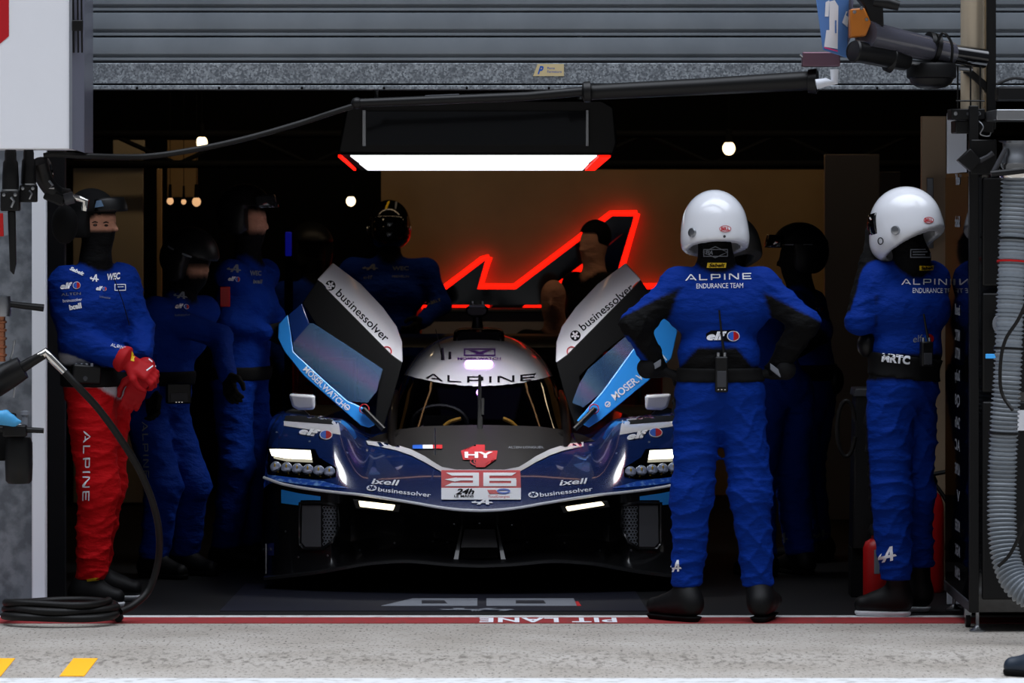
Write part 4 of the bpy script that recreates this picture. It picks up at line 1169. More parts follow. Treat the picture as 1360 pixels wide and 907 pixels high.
def person(label, J, colfn, res=.013, fwd=(0, 1), rad=None, seed=1, amp=.008, hem=None, group=None, head=True, name='person'):
    """one continuous clothed figure; K ids: 0 torso 1/2 left arm 3/4 right arm 5/6 legs 7 neck 8 head 9 seat"""
    R_ = dict(sh=.075, ch=.118, cw=.085, wa=.112, ww=.055, pe=.115, pw=.075, ua=.066, el=.056, wr=.044, th=.102, kn=.084, an=.072, nk=.062, hd=1.0)
    if rad: R_.update(rad)
    V = lambda k: np.array(J[k], float)
    feet = (V('anL') + V('anR')) / 2
    t = thing(name, label, 'person', (feet[0], feet[1], 0), group)
    lat = V('shR') - V('shL'); lat /= np.linalg.norm(lat)
    s = SDF(res, .055)
    s.cone(V('shL'), V('shR'), R_['sh'], R_['sh'], 0)
    if 'chest' not in J: J['chest'] = tuple((V('shL') + V('shR')) / 2 * .72 + V('pelvis') * .28)
    if 'waist' not in J: J['waist'] = tuple((V('shL') + V('shR')) / 2 * .28 + V('pelvis') * .72)
    s.cone(V('chest') - lat * R_['cw'], V('chest') + lat * R_['cw'], R_['ch'], R_['ch'], 0)
    s.cone(V('waist') - lat * R_['ww'], V('waist') + lat * R_['ww'], R_['wa'], R_['wa'], 0)
    hl = V('hipR') - V('hipL'); hl /= np.linalg.norm(hl)
    s.cone(V('pelvis') - hl * R_['pw'], V('pelvis') + hl * R_['pw'], R_['pe'], R_['pe'], 9)
    s.cone(V('chest'), V('waist'), R_['ch'], R_['wa'], 0)
    s.cone(V('waist'), V('pelvis'), R_['wa'], R_['pe'], 0)
    for sd, a, b in (('L', 1, 2), ('R', 3, 4)):
        s.cone(V('sh' + sd), V('el' + sd), R_['ua'] + .004, R_['el'], a, .045)
        s.cone(V('el' + sd), V('wr' + sd), R_['el'], R_['wr'], b, .03)
    for sd, a in (('L', 5), ('R', 6)):
        s.cone(V('hip' + sd), V('kn' + sd), R_['th'], R_['kn'], a, .04)
        s.cone(V('kn' + sd), V('an' + sd), R_['kn'], R_['an'], a, .04)
    s.cone(V('neck'), V('head') - np.array([0, 0, .06]), R_['nk'] + .012, R_['nk'], 7, .05)
    f2 = Vector((fwd[0], fwd[1], 0)).normalized()
    f3 = np.array([f2.x, f2.y, 0]); r3 = np.array([f2.y, -f2.x, 0]); u3 = np.array([0, 0, 1.0])
    if head:
        h = V('head'); k = R_['hd']
        s.ell(h + u3 * .02 * k, (.074 * k, .095 * k, .098 * k), (r3, f3, u3), 8, .03)
        s.ell(h + f3 * .022 * k - u3 * .052 * k, (.056 * k, .062 * k, .068 * k), (r3, f3, u3), 8, .035)
        s.cone(h + f3 * .088 * k + u3 * .005, h + f3 * .106 * k - u3 * .026 * k, .010 * k, .014 * k, 8, .014)
    cut = (lambda X, Y, Z: hem(X, Y, Z)) if hem else None
    Vv, Q, K = s.mesh(cut, folds(seed, amp))
    cols = colfn(Vv, K)
    E = np.concatenate([Q[:, [0, 1]], Q[:, [1, 2]], Q[:, [2, 3]], Q[:, [3, 0]]])
    acc = cols.copy(); n_ = np.ones(len(cols))
    for i, j in ((0, 1), (1, 0)):
        np.add.at(acc, E[:, i], cols[E[:, j]]); np.add.at(n_, E[:, i], 1)
    cols = acc / n_[:, None]
    body = skin_obj('body', Vv, Q, cols, m_cloth, t)
    t_ = dict(root=t, body=body, J=J, f=f3, r=r3, u=u3, R=R_)
    return t_

def belt(p, z0, z1, m, name='belt', grow=.012, tilt=0.0):
    J, R_ = p['J'], p['R']; V = lambda k: np.array(J[k], float)
    lat = V('shR') - V('shL'); lat /= np.linalg.norm(lat); hl = V('hipR') - V('hipL'); hl /= np.linalg.norm(hl)
    s = SDF(.010, .055)
    s.cone(V('waist') - lat * R_['ww'], V('waist') + lat * R_['ww'], R_['wa'] + grow, R_['wa'] + grow, 0)
    s.cone(V('pelvis') - hl * R_['pw'], V('pelvis') + hl * R_['pw'], R_['pe'] + grow, R_['pe'] + grow, 0)
    s.cone(V('waist'), V('pelvis'), R_['wa'] + grow, R_['pe'] + grow, 0)
    s.cone(V('chest'), V('waist'), R_['ch'] + grow, R_['wa'] + grow, 0)
    c = V('waist')
    Vv, Q, K = s.mesh(lambda X, Y, Z: np.maximum(z0 + tilt * (X - c[0]) - Z, Z - z1 - tilt * (X - c[0])))
    return skin_obj(name, Vv, Q, None, m, p['root'])

def shoe(p, heel, toe, ankle, m=None, sole=None, top=.12, w=1.0, name='shoe'):
    heel, toe, ankle = (np.array(q, float) for q in (heel, toe, ankle))
    up = np.array([0, 0, 1.0]); ln = toe - heel
    s = SDF(.007, .04)
    s.cone(heel + up * .05 + ln * .12, heel + up * .048 + ln * .45, .042 * w, .042 * w)
    s.cone(heel + up * .048 + ln * .4, heel + up * .036 + ln * .86, .044 * w, .038 * w)
    s.cone(heel + up * .06 + ln * .16, np.array([ankle[0], ankle[1], ankle[2]]), .046 * w, .052 * w, k=.05)
    s.cone(heel + up * .08 + ln * .2, heel + up * .05 + ln * .6, .040 * w, .034 * w)
    Vv, Q, K = s.mesh(lambda X, Y, Z: .020 - Z)
    o = skin_obj(name, Vv, Q, None, m or m_shoe, p['root'])
    s = SDF(.007, .02)
    s.cone(heel + up * .016 + ln * .13, heel + up * .016 + ln * .5, .047 * w, .044 * w)
    s.cone(heel + up * .016 + ln * .45, heel + up * .016 + ln * .85, .047 * w, .042 * w)
    Vv, Q, K = s.mesh(lambda X, Y, Z: np.maximum(-Z + .001, Z - .027))
    skin_obj('sole', Vv, Q, None, sole or m_dsole, o)
    return o

def hand(p, wrist, d, n, thumb, curl=.5, m=None, k=1.0, name='glove', spread=.06, cuff=.03, cl=.055):
    """palm, four unequal bent fingers and a thumb; n points out of the back of the hand, thumb to the thumb's side"""
    w = np.array(wrist, float); d = np.array(d, float); d /= np.linalg.norm(d)
    n = np.array(n, float); n -= d * (n @ d); n /= np.linalg.norm(n)
    th = np.cross(n, d); th *= np.sign(th @ np.array(thumb, float)) or 1
    s = SDF(.0048, .014)
    for i, (o, L, r) in enumerate(((.030, .078, .0112), (.010, .086, .0116), (-.011, .080, .0112), (-.031, .062, .0100))):
        kn = w + (d * .092 + th * o) * k
        s.cone(w + th * o * .5 * k, kn, .017 * k, .0145 * k)
        q, ang = kn, curl * .5; dd = d + th * o * spread * 10
        for j, fr in enumerate((.46, .30, .24)):
            v = dd * math.cos(ang) - n * math.sin(ang)
            v /= np.linalg.norm(v)
            q2 = q + v * L * fr * k
            s.cone(q, q2, r * (1 - .07 * j) * k, r * (.93 - .07 * j) * k, k=.006)
            q = q2; ang += curl * 1.15
    a = w + (d * .022 + th * .028) * k; b = a + (d * .035 + th * .028 - n * .012) * k; c = b + (d * .034 + th * .004 - n * .012 * (1 + curl)) * k; e = c + (d * .024 - th * .006 - n * .008) * k
    s.cone(a, b, .017 * k, .0145 * k); s.cone(b, c, .0135 * k, .012 * k, k=.008); s.cone(c, e, .012 * k, .0105 * k, k=.006)
    if cuff: s.cone(w - d * cl * k, w + d * .01, (cuff + .014) * k, .030 * k)
    Vv, Q, K = s.mesh()
    return skin_obj(name, Vv, Q, None, m or m_bglove, p['root'])

def helmet(p, c, f, m, k=1.0, tilt=.0, visor=True, label=None, slope=.38, low=.075, pivots=True):
    """full-face helmet: shell with chin bar, dark visor, pivots"""
    c = np.array(c, float); f = np.array(f, float); f /= np.linalg.norm(f); r = np.array([f[1], -f[0], 0]); r /= np.linalg.norm(r); u = np.cross(r, f)
    s = SDF(.008, .05)
    s.ell(c, (.133 * k, .155 * k, .152 * k), (r, f, u), 0)
    s.ell(c + f * .05 * k - u * .075 * k, (.105 * k, .115 * k, .085 * k), (r, f, u), 0)
    s.ell(c - f * .02 * k - u * .06 * k, (.128 * k, .132 * k, .09 * k), (r, f, u), 0)
    def cut(X, Y, Z):
        a = (X - c[0]) * f[0] + (Y - c[1]) * f[1] + (Z - c[2]) * f[2]; b = (X - c[0]) * u[0] + (Y - c[1]) * u[1] + (Z - c[2]) * u[2]
        q = (X - c[0]) * r[0] + (Y - c[1]) * r[1]
        inner = np.sqrt((q / (.112 * k)) ** 2 + ((a - .01) / (.128 * k)) ** 2 + ((b + .03) / (.135 * k)) ** 2) - 1
        return np.maximum(-(b + low * k + slope * (a + .06 * k)) * .9, -inner * .1)
    Vv, Q, K = s.mesh(cut)
    h = skin_obj('helmet', Vv, Q, None, m, p['root'], label)
    def surf(az, el, g=1.0):
        x, y, z = math.sin(az) * math.cos(el), math.cos(az) * math.cos(el), math.sin(el)
        return Vector(tuple(c + (r * x * .133 + f * y * .157 + u * z * .152) * k * g))
    if visor:
        MB().grid([[surf(a, e, 1.025) for a in np.linspace(-1.15, 1.15, 25)] for e in np.linspace(-.36, .36, 9)]).build('visor', m_visor, h, angle=80, thick=.004)
    rim = []
    for sg in ((-1, 1) if pivots else ()):
        q = surf(sg * 1.42, -.22, 1.0); ax = Vector(tuple(r * sg))
        MB().lathe([(.0, -.01), (.021 * k, -.008), (.019 * k, .010), (.008 * k, .014), (0, .013)], q, ax, 16).build('visor_pivot', m_steel, h)
    return h, surf

def cap_helmet(p, c, f, m, k=1.0, goggles=True, strip=True, gm_=None):
    """open black helmet with ear cups and goggles pushed up or worn"""
    c = np.array(c, float); f = np.array(f, float); f /= np.linalg.norm(f); r = np.array([f[1], -f[0], 0]); r /= np.linalg.norm(r); u = np.cross(r, f)
    s = SDF(.010, .03)
    s.ell(c + u * .02, (.118 * k, .142 * k, .128 * k), (r, f, u), 0)
    for sg in (-1, 1): s.ell(c + r * sg * .088 * k - u * .045 * k - f * .01, (.036 * k, .06 * k, .075 * k), (r, f, u), 0)
    s.ell(c - f * .07 * k - u * .02, (.095 * k, .07 * k, .09 * k), (r, f, u), 0)
    def cut(X, Y, Z):
        a = (X - c[0]) * f[0] + (Y - c[1]) * f[1] + (Z - c[2]) * f[2]; b = (X - c[0]) * u[0] + (Y - c[1]) * u[1] + (Z - c[2]) * u[2]
        return np.maximum(-(b + .11 * k), np.minimum(a - .045 * k, -(b - .035 * k)))
    Vv, Q, K = s.mesh(cut)
    h = skin_obj('helmet', Vv, Q, None, m, p['root'])
    def surf(az, el, g=1.0):
        x, y, z = math.sin(az) * math.cos(el), math.cos(az) * math.cos(el), math.sin(el)
        return Vector(tuple(c + u * .02 + (r * x * .118 + f * y * .142 + u * z * .128) * k * g))
    if strip:
        for a0 in (-1.9, -1.2, 1.0, 1.7):
            MB().grid([[surf(a, e, 1.012) for a in np.linspace(a0, a0 + .35, 5)] for e in (.10, .17)]).build('reflective_strip', m_greyink, h, angle=80)
    if goggles:
        g = MB().grid([[surf(a, e, 1.06 + .12 * (1 - (abs(a) / .8) ** 4)) for a in np.linspace(-.8, .8, 15)] for e in np.linspace(.0, .42, 6)])
        go_ = g.build('goggles', gm_ or m_blackgloss, p['root'], angle=60, thick=.02)
        MB().grid([[surf(a, e, 1.03) for a in np.linspace(.75, 2 * math.pi - .75, 30)] for e in (.14, .30)]).build('strap', m_knit, go_, angle=80)
    return h, surf

def radio(p, c, out, size=(.062, .034, .12), aerial=.17, name='radio', tilt=0):
    c = Vector(c); out = Vector(out).normalized(); a = Vector((out.y, -out.x, 0)).normalized()
    rot = Matrix((a, out, Vector((0, 0, 1)))).transposed()
    o = MB().box(c + out * size[1] / 2, size, rot).build(name, m_black, p['root'], bevel=.007)
    fc = c + out * (size[1] + .001)
    MB().box(fc + Vector((0, 0, -.02)), (size[0] * .7, .003, size[2] * .45), rot).build('belt_clip', m_darkgrey, o, bevel=.004)
    for k in range(3):
        MB().box(fc + Vector((0, 0, -size[2] * .42)) + a * (k - 1) * .014, (.006, .004, .004), rot).build('contact', m_chrome, o)
    if aerial:
        b = c + out * size[1] * .5 + Vector((0, 0, size[2] / 2))
        MB().tube([b - a * .012, b - a * .012 + Vector((-.012, 0, aerial * .5)), b - a * .012 + Vector((-.022, 0, aerial))], [.007, .005, .004], 8).build('aerial', m_black, o)
        for k in (-1, 1):
            MB().lathe([(.008, 0), (.008, .016), (.004, .018)], b + a * .014 * k + Vector((0, 0, 0)), (0, 0, 1), 10).build('radio_knob', m_steel, o)
    return o

def suit_cols(body, sleeve=None, fore=None, neck=BLK, legs=None, hd=BLK):
    def fn(V, K):
        c = np.empty((len(V), 3)); c[:] = body
        if sleeve is not None: c[(K == 1) | (K == 3)] = sleeve
        if fore is not None: c[(K == 2) | (K == 4)] = fore
        if legs is not None: c[(K == 5) | (K == 6) | (K == 9)] = legs
        c[K == 7] = neck; c[K == 8] = hd
        return c
    return fn

# ---- the white-helmeted man standing with hands on hips
d = 19.8
def colA(V, K):
    px, py = ppx(V); c = np.empty((len(V), 3)); c[:] = BLUE
    x = np.abs(px - 952)
    c[(K == 2) | (K == 4)] = BLK
    low = ((K == 0) | (K == 9)) & (py > 462) & (py < 503) & (x < 26 + (py - 462) * .9); c[low] = BLK
    c[((K == 0) | (K == 9)) & (py > 486) & (py < 506)] = BLK
    # sleeves: blue along the outer top, black beneath
    up = (K == 1) | (K == 3); c[up & (py > 391 + (np.abs(px - 952) - 68) * .52)] = BLK
    c[(K == 2) & (px < 830 + (py - 440) * .74) & (py > 446)] = BLUE
    c[(K == 7)] = BLK; c[K == 8] = BLK
    return c
JA = dict(head=P(949, 304, d), neck=P(951, 346, d), shL=P(902, 379, d), shR=P(1010, 379, d), chest=P(953, 408, d), waist=P(955, 470, d - .01),
          elL=P(843, 431, d - .10), elR=P(1070, 429, d - .10), wrL=P(871, 487, d + .0), wrR=P(1031, 490, d + .0), pelvis=P(956, 520, d),
          hipL=P(928, 552, d), hipR=P(985, 552, d), knL=P(919, 655, d - .02), knR=P(997, 655, d - .02), anL=P(913, 768, d), anR=P(1006, 770, d))
zA = P(0, 779, d).z
A = person('man in white helmet and blue suit, hands on hips, turned towards the car', JA, colA, .008, (0, 1),
           dict(cw=.115, ch=.116, ww=.075, wa=.105, pw=.078, pe=.117, th=.103, kn=.086, an=.066, ua=.066, el=.058, wr=.046, nk=.07), 3, .011, lambda X, Y, Z: zA - Z)
bodyA = A['body']
hA, sA = helmet(A, P(949, 302, d), (-.12, .99, -.05), m_helm, 1.08, label='white full-face helmet', slope=.2, pivots=False)
fA = A['root']
shoe(A, P(927, 819, d - .06), P(861, 815, d + .14), P(912, 776, d), top=.2, w=1.05)
shoe(A, P(1006, 820, d - .10), P(1030, 806, d + .22), P(1006, 778, d), w=1.05)
hand(A, P(873, 492, d), (.75, .62, -.2), (-.35, -.3, .9), (0, -1, 0), .5, m_bglove, 1.05)
hand(A, P(1029, 494, d), (-.75, .62, -.2), (.35, -.3, .9), (0, -1, 0), .5, m_bglove, 1.05)
for a, b in ((P(864, 489, d - .07), P(878, 481, d - .07)), (P(1023, 486, d - .07), P(1037, 497, d - .07))):
    ax = (b - a)
    MB().prism([a + Vector((0, 0, .012)), b + Vector((0, 0, .014)), b - Vector((0, 0, .016)), a - Vector((0, 0, .016))], (0, .012, 0)).build('cuff_tag', m_greyink, fA, bevel=.004)
belt(A, P(0, 507, d).z, P(0, 488, d).z, m_pouch)
radio(A, P(958, 497, d - .135), (0, -1, 0), (.056, .034, .155), .20)
word('team_lettering', '', 910, 373, 998, 371, 8, [bodyA], m_ink, fA, shape=wide('ALPINE'), step=4)
word('team_lettering', 'ENDURANCE TEAM', 925, 383.5, 987, 382.5, 6.5, [bodyA], m_ink, fA, bold=.0, step=4)
sticker('sponsor_patch', polys([(938, 450), (938, 443), (945, 439), (976, 438), (980, 444), (976, 452), (968, 454)]), f, [bodyA], m_blackink, fA, off=.003)
elf(939, 451.5, 981, 450.5, 10, [bodyA], fA, .005)
sticker('sponsor_tag', polys([(940, 349), (964.5, 349), (963.5, 355.5), (939, 355.5)]), f, [bodyA], m_yellowink, fA, off=.003)
word('sponsor_lettering', 'Sabelt', 942, 354.3, 962, 354.3, 4.5, [bodyA], m_blackink, fA, off=.0055, bold=.03, shear=.3, step=4)
sticker('collar_patch', polys(*ringpoly(950, 335, 16, 1.2, 4, 8)), f, [bodyA, hA], m_greyink, fA, off=.004)
sticker('collar_patch', polys([(936, 331), (965, 331), (965, 332), (936, 332)], [(936, 340), (965, 340), (965, 341), (936, 341)], [(935, 331), (936, 331), (936, 341), (935, 341)], [(965, 331), (966, 331), (966, 341), (965, 341)]), f, [bodyA], m_greyink, fA, off=.004)
word('collar_lettering', 'FIA', 938, 338, 947, 338, 5, [bodyA], m_greyink, fA, off=.005, bold=.04, shear=.2)
sticker('suit_emblem', EMBLEM, affine((890, 760), (10.5, -1), (0, -15)), [bodyA], m_ink, fA, off=.004, step=4)
sticker('helmet_badge', polys(disc(963, 304, 7.6, 24, ry=4.2)), f, [hA], m_ink, hA, off=.002)
sticker('helmet_badge_rim', polys(*ringpoly(963, 304, 7.8, .8, 24, 4.4)), f, [hA], m_redink, hA, off=.003)
word('helmet_lettering', 'BELL', 957.5, 306, 968.5, 306, 4, [hA], m_redink, hA, off=.003, bold=.05, step=3)
sticker('helmet_screw', polys(disc(962, 314, 1.8, 12)), f, [hA], m_darkgrey, hA, off=.003)
h_ = hit(920, 309, [hA])
MB().lathe([(.012, -.006), (.021, .0), (.019, .010), (.008, .013), (0, .012)], h_[0], h_[1], 18).build('visor_pivot', m_steel, hA)

# ---- the right white helmet
d = 20.0
fB = Vector((-.72, .69, 0))
def colB(V, K):
    px, py = ppx(V); c = np.empty((len(V), 3)); c[:] = BLUE
    c[(K == 2)] = BLK; c[(K == 4)] = BLK
    c[((K == 0) | (K == 9)) & (py > 470) & (py < 505)] = BLK
    c[(K == 1) & (px > 1163) & (py > 392)] = BLK
    leg = ((K == 5) | (K == 6) | (K == 9)) & (px < 1149 + (py - 520) * .06) & (py > 500); c[leg] = BLK
    c[K == 7] = BLK; c[K == 8] = BLK
    return c
JB = dict(head=P(1203, 297, d), neck=P(1212, 342, d), shL=P(1166, 374, d - .0), shR=P(1237, 372, d + .10), chest=P(1207, 410, d + .02), waist=P(1203, 465, d + .02),
          elL=P(1143, 425, d - .05), elR=P(1226, 432, d + .28), wrL=P(1156, 345, d + .06), wrR=P(1205, 420, d + .40), pelvis=P(1199, 515, d + .03),
          hipL=P(1180, 550, d - .02), hipR=P(1213, 550, d + .1), knL=P(1183, 655, d - .02), knR=P(1212, 655, d + .12), anL=P(1190, 760, d), anR=P(1218, 745, d + .22))
zB1, zB2 = P(0, 770, d).z, P(0, 753, d + .22).z
B = person('man in white helmet raising a hand to his visor beside the dark cabinet', JB, colB, .008, (fB.x, fB.y),
           dict(cw=.075, ch=.118, ww=.06, wa=.108, pw=.06, pe=.118, th=.103, kn=.09, an=.07, ua=.07, el=.062, wr=.045, nk=.07), 8, .011,
           lambda X, Y, Z: np.where(X < P(1208.5, 0, d).x, zB1, zB2) - Z)
bodyB, rB = B['body'], B['root']
hB, sB = helmet(B, P(1203, 297, d), (-.80, .60, -.16), m_helm, 1.08, label='white full-face helmet tipped forward', pivots=False)
shoe(B, P(1206, 814, d + .02), P(1136, 813, d + .06), P(1192, 762, d), sole=m_sole, w=1.0)
shoe(B, P(1229, 806, d + .24), P(1190, 805, d + .32), P(1220, 750, d + .22), sole=m_sole)
hand(B, P(1156, 335, d + .06), (.02, .05, 1), (-.9, -.3, .0), (.3, .6, 0), .45, m_bglove, 1.0)
hand(B, P(1203, 419, d + .40), (-.5, .5, .7), (-.7, -.5, .2), (.3, .6, 0), .5, m_bglove, 1.0)
belt(B, P(0, 503, d).z, P(0, 472, d).z, m_pouch, tilt=-.12)
radio(B, P(1228, 470, d - .12), (.35, -.94, 0), (.055, .034, .11), .12)
MB().ball(P(1151, 458, d - .02), (.042, .05, .055), 16).build('ear_defender', m_black, rB)
word('team_lettering', '', 1197, 378.5, 1271, 378.5, 8, [bodyB], m_ink, rB, shape=wide('ALPINE'), step=4)
word('team_lettering', 'ENDURANCE TEAM', 1212, 389.5, 1270, 389.5, 6.5, [bodyB], m_ink, rB, step=4)
word('belt_lettering', 'MRTC', 1171, 479.5, 1208, 483.5, 9.5, [bpy.data.objects[o.name] for o in rB.children if o.name.startswith('belt')], m_ink, rB, off=.003, bold=.05)
sticker('sponsor_tag', polys([(1221, 352.5), (1239.5, 353), (1239, 359), (1221, 358.5)]), f, [bodyB], m_yellowink, rB)
word('sponsor_lettering', 'Sabelt', 1223, 357.3, 1238, 357.6, 4.2, [bodyB], m_blackink, rB, off=.0055, bold=.04)
word('sponsor_lettering', 'elf', 1213, 455, 1226, 453, 9, [bodyB], m_greyink, rB, shear=.25)
sticker('sponsor_disc', polys(disc(1233, 450, 6.5, 12, math.pi / 2, 1.5 * math.pi)), f, [bodyB], m_blueink, rB)
sticker('sponsor_disc', polys(disc(1233, 450, 6.5, 12, -math.pi / 2, .5 * math.pi)), f, [bodyB], m_red, rB)
sticker('suit_emblem', EMBLEM, affine((1167, 748), (16, -3.5), (0, -19)), [bodyB], m_ink, rB, off=.004, step=4)
sticker('collar_patch', polys(*[[(1209 + a, 331 + b), (1209 + c_, 331 + b), (1209 + c_, 331 + e_), (1209 + a, 331 + e_)] for a, b, c_, e_ in ((0, 0, 26, 1.2), (0, 10, 26, 11.2), (0, 0, 1.2, 11), (25, 0, 26, 11), (3, 3, 22, 4.5), (3, 6.5, 19, 8))]), f, [bodyB], m_greyink, rB, off=.004)
sticker('helmet_badge', polys(disc(1233, 292.5, 6.5, 24, ry=4)), f, [hB], m_ink, hB, off=.002)
sticker('helmet_badge_rim', polys(*ringpoly(1233, 292.5, 6.7, .8, 24, 4.2)), f, [hB], m_redink, hB, off=.003)
word('helmet_lettering', 'BELL', 1228, 294.3, 1238, 294.3, 3.8, [hB], m_redink, hB, off=.003, bold=.05, step=3)
sticker('helmet_ring', polys(*ringpoly(1170, 320, 4, 1.4, 18, 5)), f, [hB], m_darkgrey, hB, off=.003)
h_ = hit(1189.5, 306, [hB])
MB().lathe([(.012, -.006), (.021, .0), (.019, .010), (.008, .013), (0, .012)], h_[0], h_[1], 18).build('visor_pivot', m_steel, hB)

# ---- the man in red trousers
d = 20.5
fR = Vector((.86, -.51, 0))
def colR(V, K):
    px, py = ppx(V); c = np.empty((len(V), 3)); c[:] = BLUE * .92
    c[(K == 5) | (K == 6) | (K == 9)] = RED
    tor = (K == 0) | (K == 9) | (K == 5) | (K == 6)
    c[tor & (py > 470) & (py < 530) & ~((K == 2) | (K == 4))] = WHT
    c[tor & (py > 512 + np.clip(px - 128, 0, 60) * .62)] = RED
    c[tor & (py > 484) & (py < 510)] = BLK
    c[K == 7] = BLK
    c[K == 8] = BLK
    face = (K == 8) & (py > 286 + np.maximum(0, 128 - px) * .55) & (py < 306) & (px > 112) & (V[:, 1] < d - 20 + .06); c[face] = SKN
    return c
JR = dict(head=P(128, 297, d), neck=P(127, 343, d), shL=P(90, 378, d - .08), shR=P(160, 375, d + .10), chest=P(122, 408, d), waist=P(124, 465, d + .02),
          elL=P(99, 449, d - .10), elR=P(184, 438, d + .10), wrL=P(162, 476, d - .16), wrR=P(188, 468, d - .02), pelvis=P(127, 512, d + .02),
          hipL=P(121, 548, d - .06), hipR=P(141, 548, d + .10), knL=P(131, 645, d - .05), knR=P(139, 645, d + .14), anL=P(121, 760, d - .02), anR=P(126, 746, d + .3))
zR = P(0, 769, d).z
Rm = person('man in red trousers and blue jacket with red gloves clasped, beside the white post', JR, colR, .008, (fR.x, fR.y),
            dict(cw=.08, ch=.118, ww=.055, wa=.112, pw=.055, pe=.122, th=.108, kn=.09, an=.068, ua=.076, el=.068, wr=.054, nk=.062), 5, .010, lambda X, Y, Z: zR - Z)
bodyR, rR = Rm['body'], Rm['root']
shoe(Rm, P(97, 803, d - .02), P(164, 803, d - .02), P(120, 766, d - .02), sole=m_sole)
shoe(Rm, P(120, 790, d + .35), P(187, 792, d + .33), P(127, 752, d + .3), sole=m_sole)
hand(Rm, P(170, 480, d - .17), (.80, -.1, -.45), (.25, -.75, .6), (.2, -.6, -.6), .75, m_glove, 1.12, cuff=.042, cl=.012)
hand(Rm, P(190, 496, d - .08), (-.35, -.25, -.9), (.2, -.9, .2), (-.9, 0, -.2), .35, m_glove, 1.1, cuff=.026, cl=.03)
belt(Rm, P(0, 513, d).z, P(0, 488, d).z, m_pouch)
pk = MB().box(P(114, 497, d - .16), (.135, .05, .085), Matrix.Rotation(.35, 3, 'Z') @ Matrix.Rotation(.08, 3, 'Y')).build('radio_pack', m_black, rR, bevel=.01)
for k in range(4): MB().lathe([(.007, 0), (.007, .012), (.003, .014)], P(101 + k * 7, 486.5, d - .17), (0, 0, 1), 10).build('pack_knob', m_greyink, pk)
MB().lathe([(.0, 0), (.012, 0), (.010, .006), (0, .006)], P(113, 503, d - .186), (.33, -.94, 0), 14).build('pack_dial', m_darkgrey, pk)
# balaclava cap with headset, and goggles pushed up on the brow
hc = np.array(P(124, 286, d)); fr = np.array((fR.x, fR.y, 0)); rr_ = np.array([fr[1], -fr[0], 0])
cp_ = SDF(.008, .03)
cp_.ell(hc + np.array([0, 0, .005]) - fr * .012, (.100, .124, .118), (rr_, fr, np.array([0, 0, 1.0])))
cp_.ell(hc + rr_ * .075 - np.array([0, 0, .06]) - fr * .02, (.05, .06, .07), (rr_, fr, np.array([0, 0, 1.0])))
def cutR(X, Y, Z):
    a = (X - hc[0]) * fr[0] + (Y - hc[1]) * fr[1]; b = Z - hc[2]
    return np.maximum(-(b + .10), np.minimum(a - .028, -(b - .012)))
Vv, Q, K = cp_.mesh(cutR)
skin_obj('head_cover', Vv, Q, None, m_knit, rR)
def sR(az, el, g=1.0):
    x, y, z = math.sin(az) * math.cos(el), math.cos(az) * math.cos(el), math.sin(el)
    return Vector(tuple(hc + rr_ * x * .104 * g + fr * y * .128 * g + np.array([0, 0, .005 + z * .118 * g])))
gg_ = MB().grid([[sR(a, e, 1.04 + .20 * (1 - (abs(a) / .95) ** 4)) for a in np.linspace(-.95, .95, 15)] for e in np.linspace(.10, .52, 6)]).build('goggles', m_black, rR, angle=60, thick=.02)
MB().grid([[sR(a, e, 1.075 + .20 * (1 - (abs(a) / .95) ** 4)) for a in np.linspace(-.72, .72, 15)] for e in np.linspace(.16, .46, 6)]).build('goggle_lens', mat('goggle_mirror', (96, 120, 146), .1, .3), gg_, angle=60)
sticker('lens_glint', polys([(121, 261), (131, 258), (138, 274), (126, 276)]), f, [gg_], MATS['goggle_mirror'], gg_, off=.003)
for px, py in ((126.5, 299), (141, 299.5)):
    h = hit(px, py, [bodyR])
    if h:
        MB().ball(h[0] - h[1] * .002, (.010, .008, .0055), 12).build('eye', m_eye, rR)
        MB().tube([h[0] + Vector((-.014, -.003, .011)), h[0] + Vector((0, -.006, .015)), h[0] + Vector((.012, -.003, .012))], [.002, .0035, .002], 6).build('eyebrow', m_eye, rR)
word('suit_lettering', 'Sabelt', 92, 358.5, 110, 366.5, 4.5, [bodyR], m_ink, rR, bold=.04, shear=.3, step=4)
elf(80.5, 384, 106, 382, 7.5, [bodyR], rR, .004)
word('suit_lettering', 'ALTEN', 82, 393, 107, 391.5, 3.8, [bodyR], m_greyink, rR, step=4)
word('suit_lettering', 'businessolver', 84, 401.5, 109, 399.5, 4, [bodyR], m_ink, rR, step=4)
word('suit_lettering', 'ixell', 92.5, 411.5, 108.5, 408.5, 6.5, [bodyR], m_ink, rR, bold=.05, step=4)
sticker('suit_emblem', EMBLEM, affine((119, 373.5), (8, 1), (0, -10)), [bodyR], m_ink, rR, off=.004, step=4)
word('suit_lettering', 'WEC', 142.5, 372, 160, 370.5, 8, [bodyR], m_ink, rR, bold=.04, shear=.25, step=4)
elf(127, 385.5, 141, 386.5, 5, [bodyR], rR, .004)
word('suit_lettering', 'businessolver', 132, 395, 146, 397.5, 3, [bodyR], m_greyink, rR, step=4)
sticker('chest_tag', polys(*[[(151.5 + a, 378 + b), (151.5 + c_, 378 + b - .5), (151.5 + c_, 378 + e_ - .5), (151.5 + a, 378 + e_)] for a, b, c_, e_ in ((0, 0, 15, 1), (0, 7.5, 15, 8.5), (0, 0, 1, 8), (14, 0, 15, 8), (3, 3, 12, 4))]), f, [bodyR], m_ink, rR, off=.004)
word('sleeve_lettering', '', 147, 460, 167, 465.5, 4, [bodyR], m_ink, rR, shape=wide('ALPINE'), step=4)
V, T = wide('ALPINE'); w_ = V[:, 0].max()
sticker('trouser_lettering', (V, T), lambda x, y: (111.5 + x / w_ * -1.0 + y * 8.8 , 571.5 + x / w_ * 93), [bodyR], m_ink, rR, off=.006, step=4)
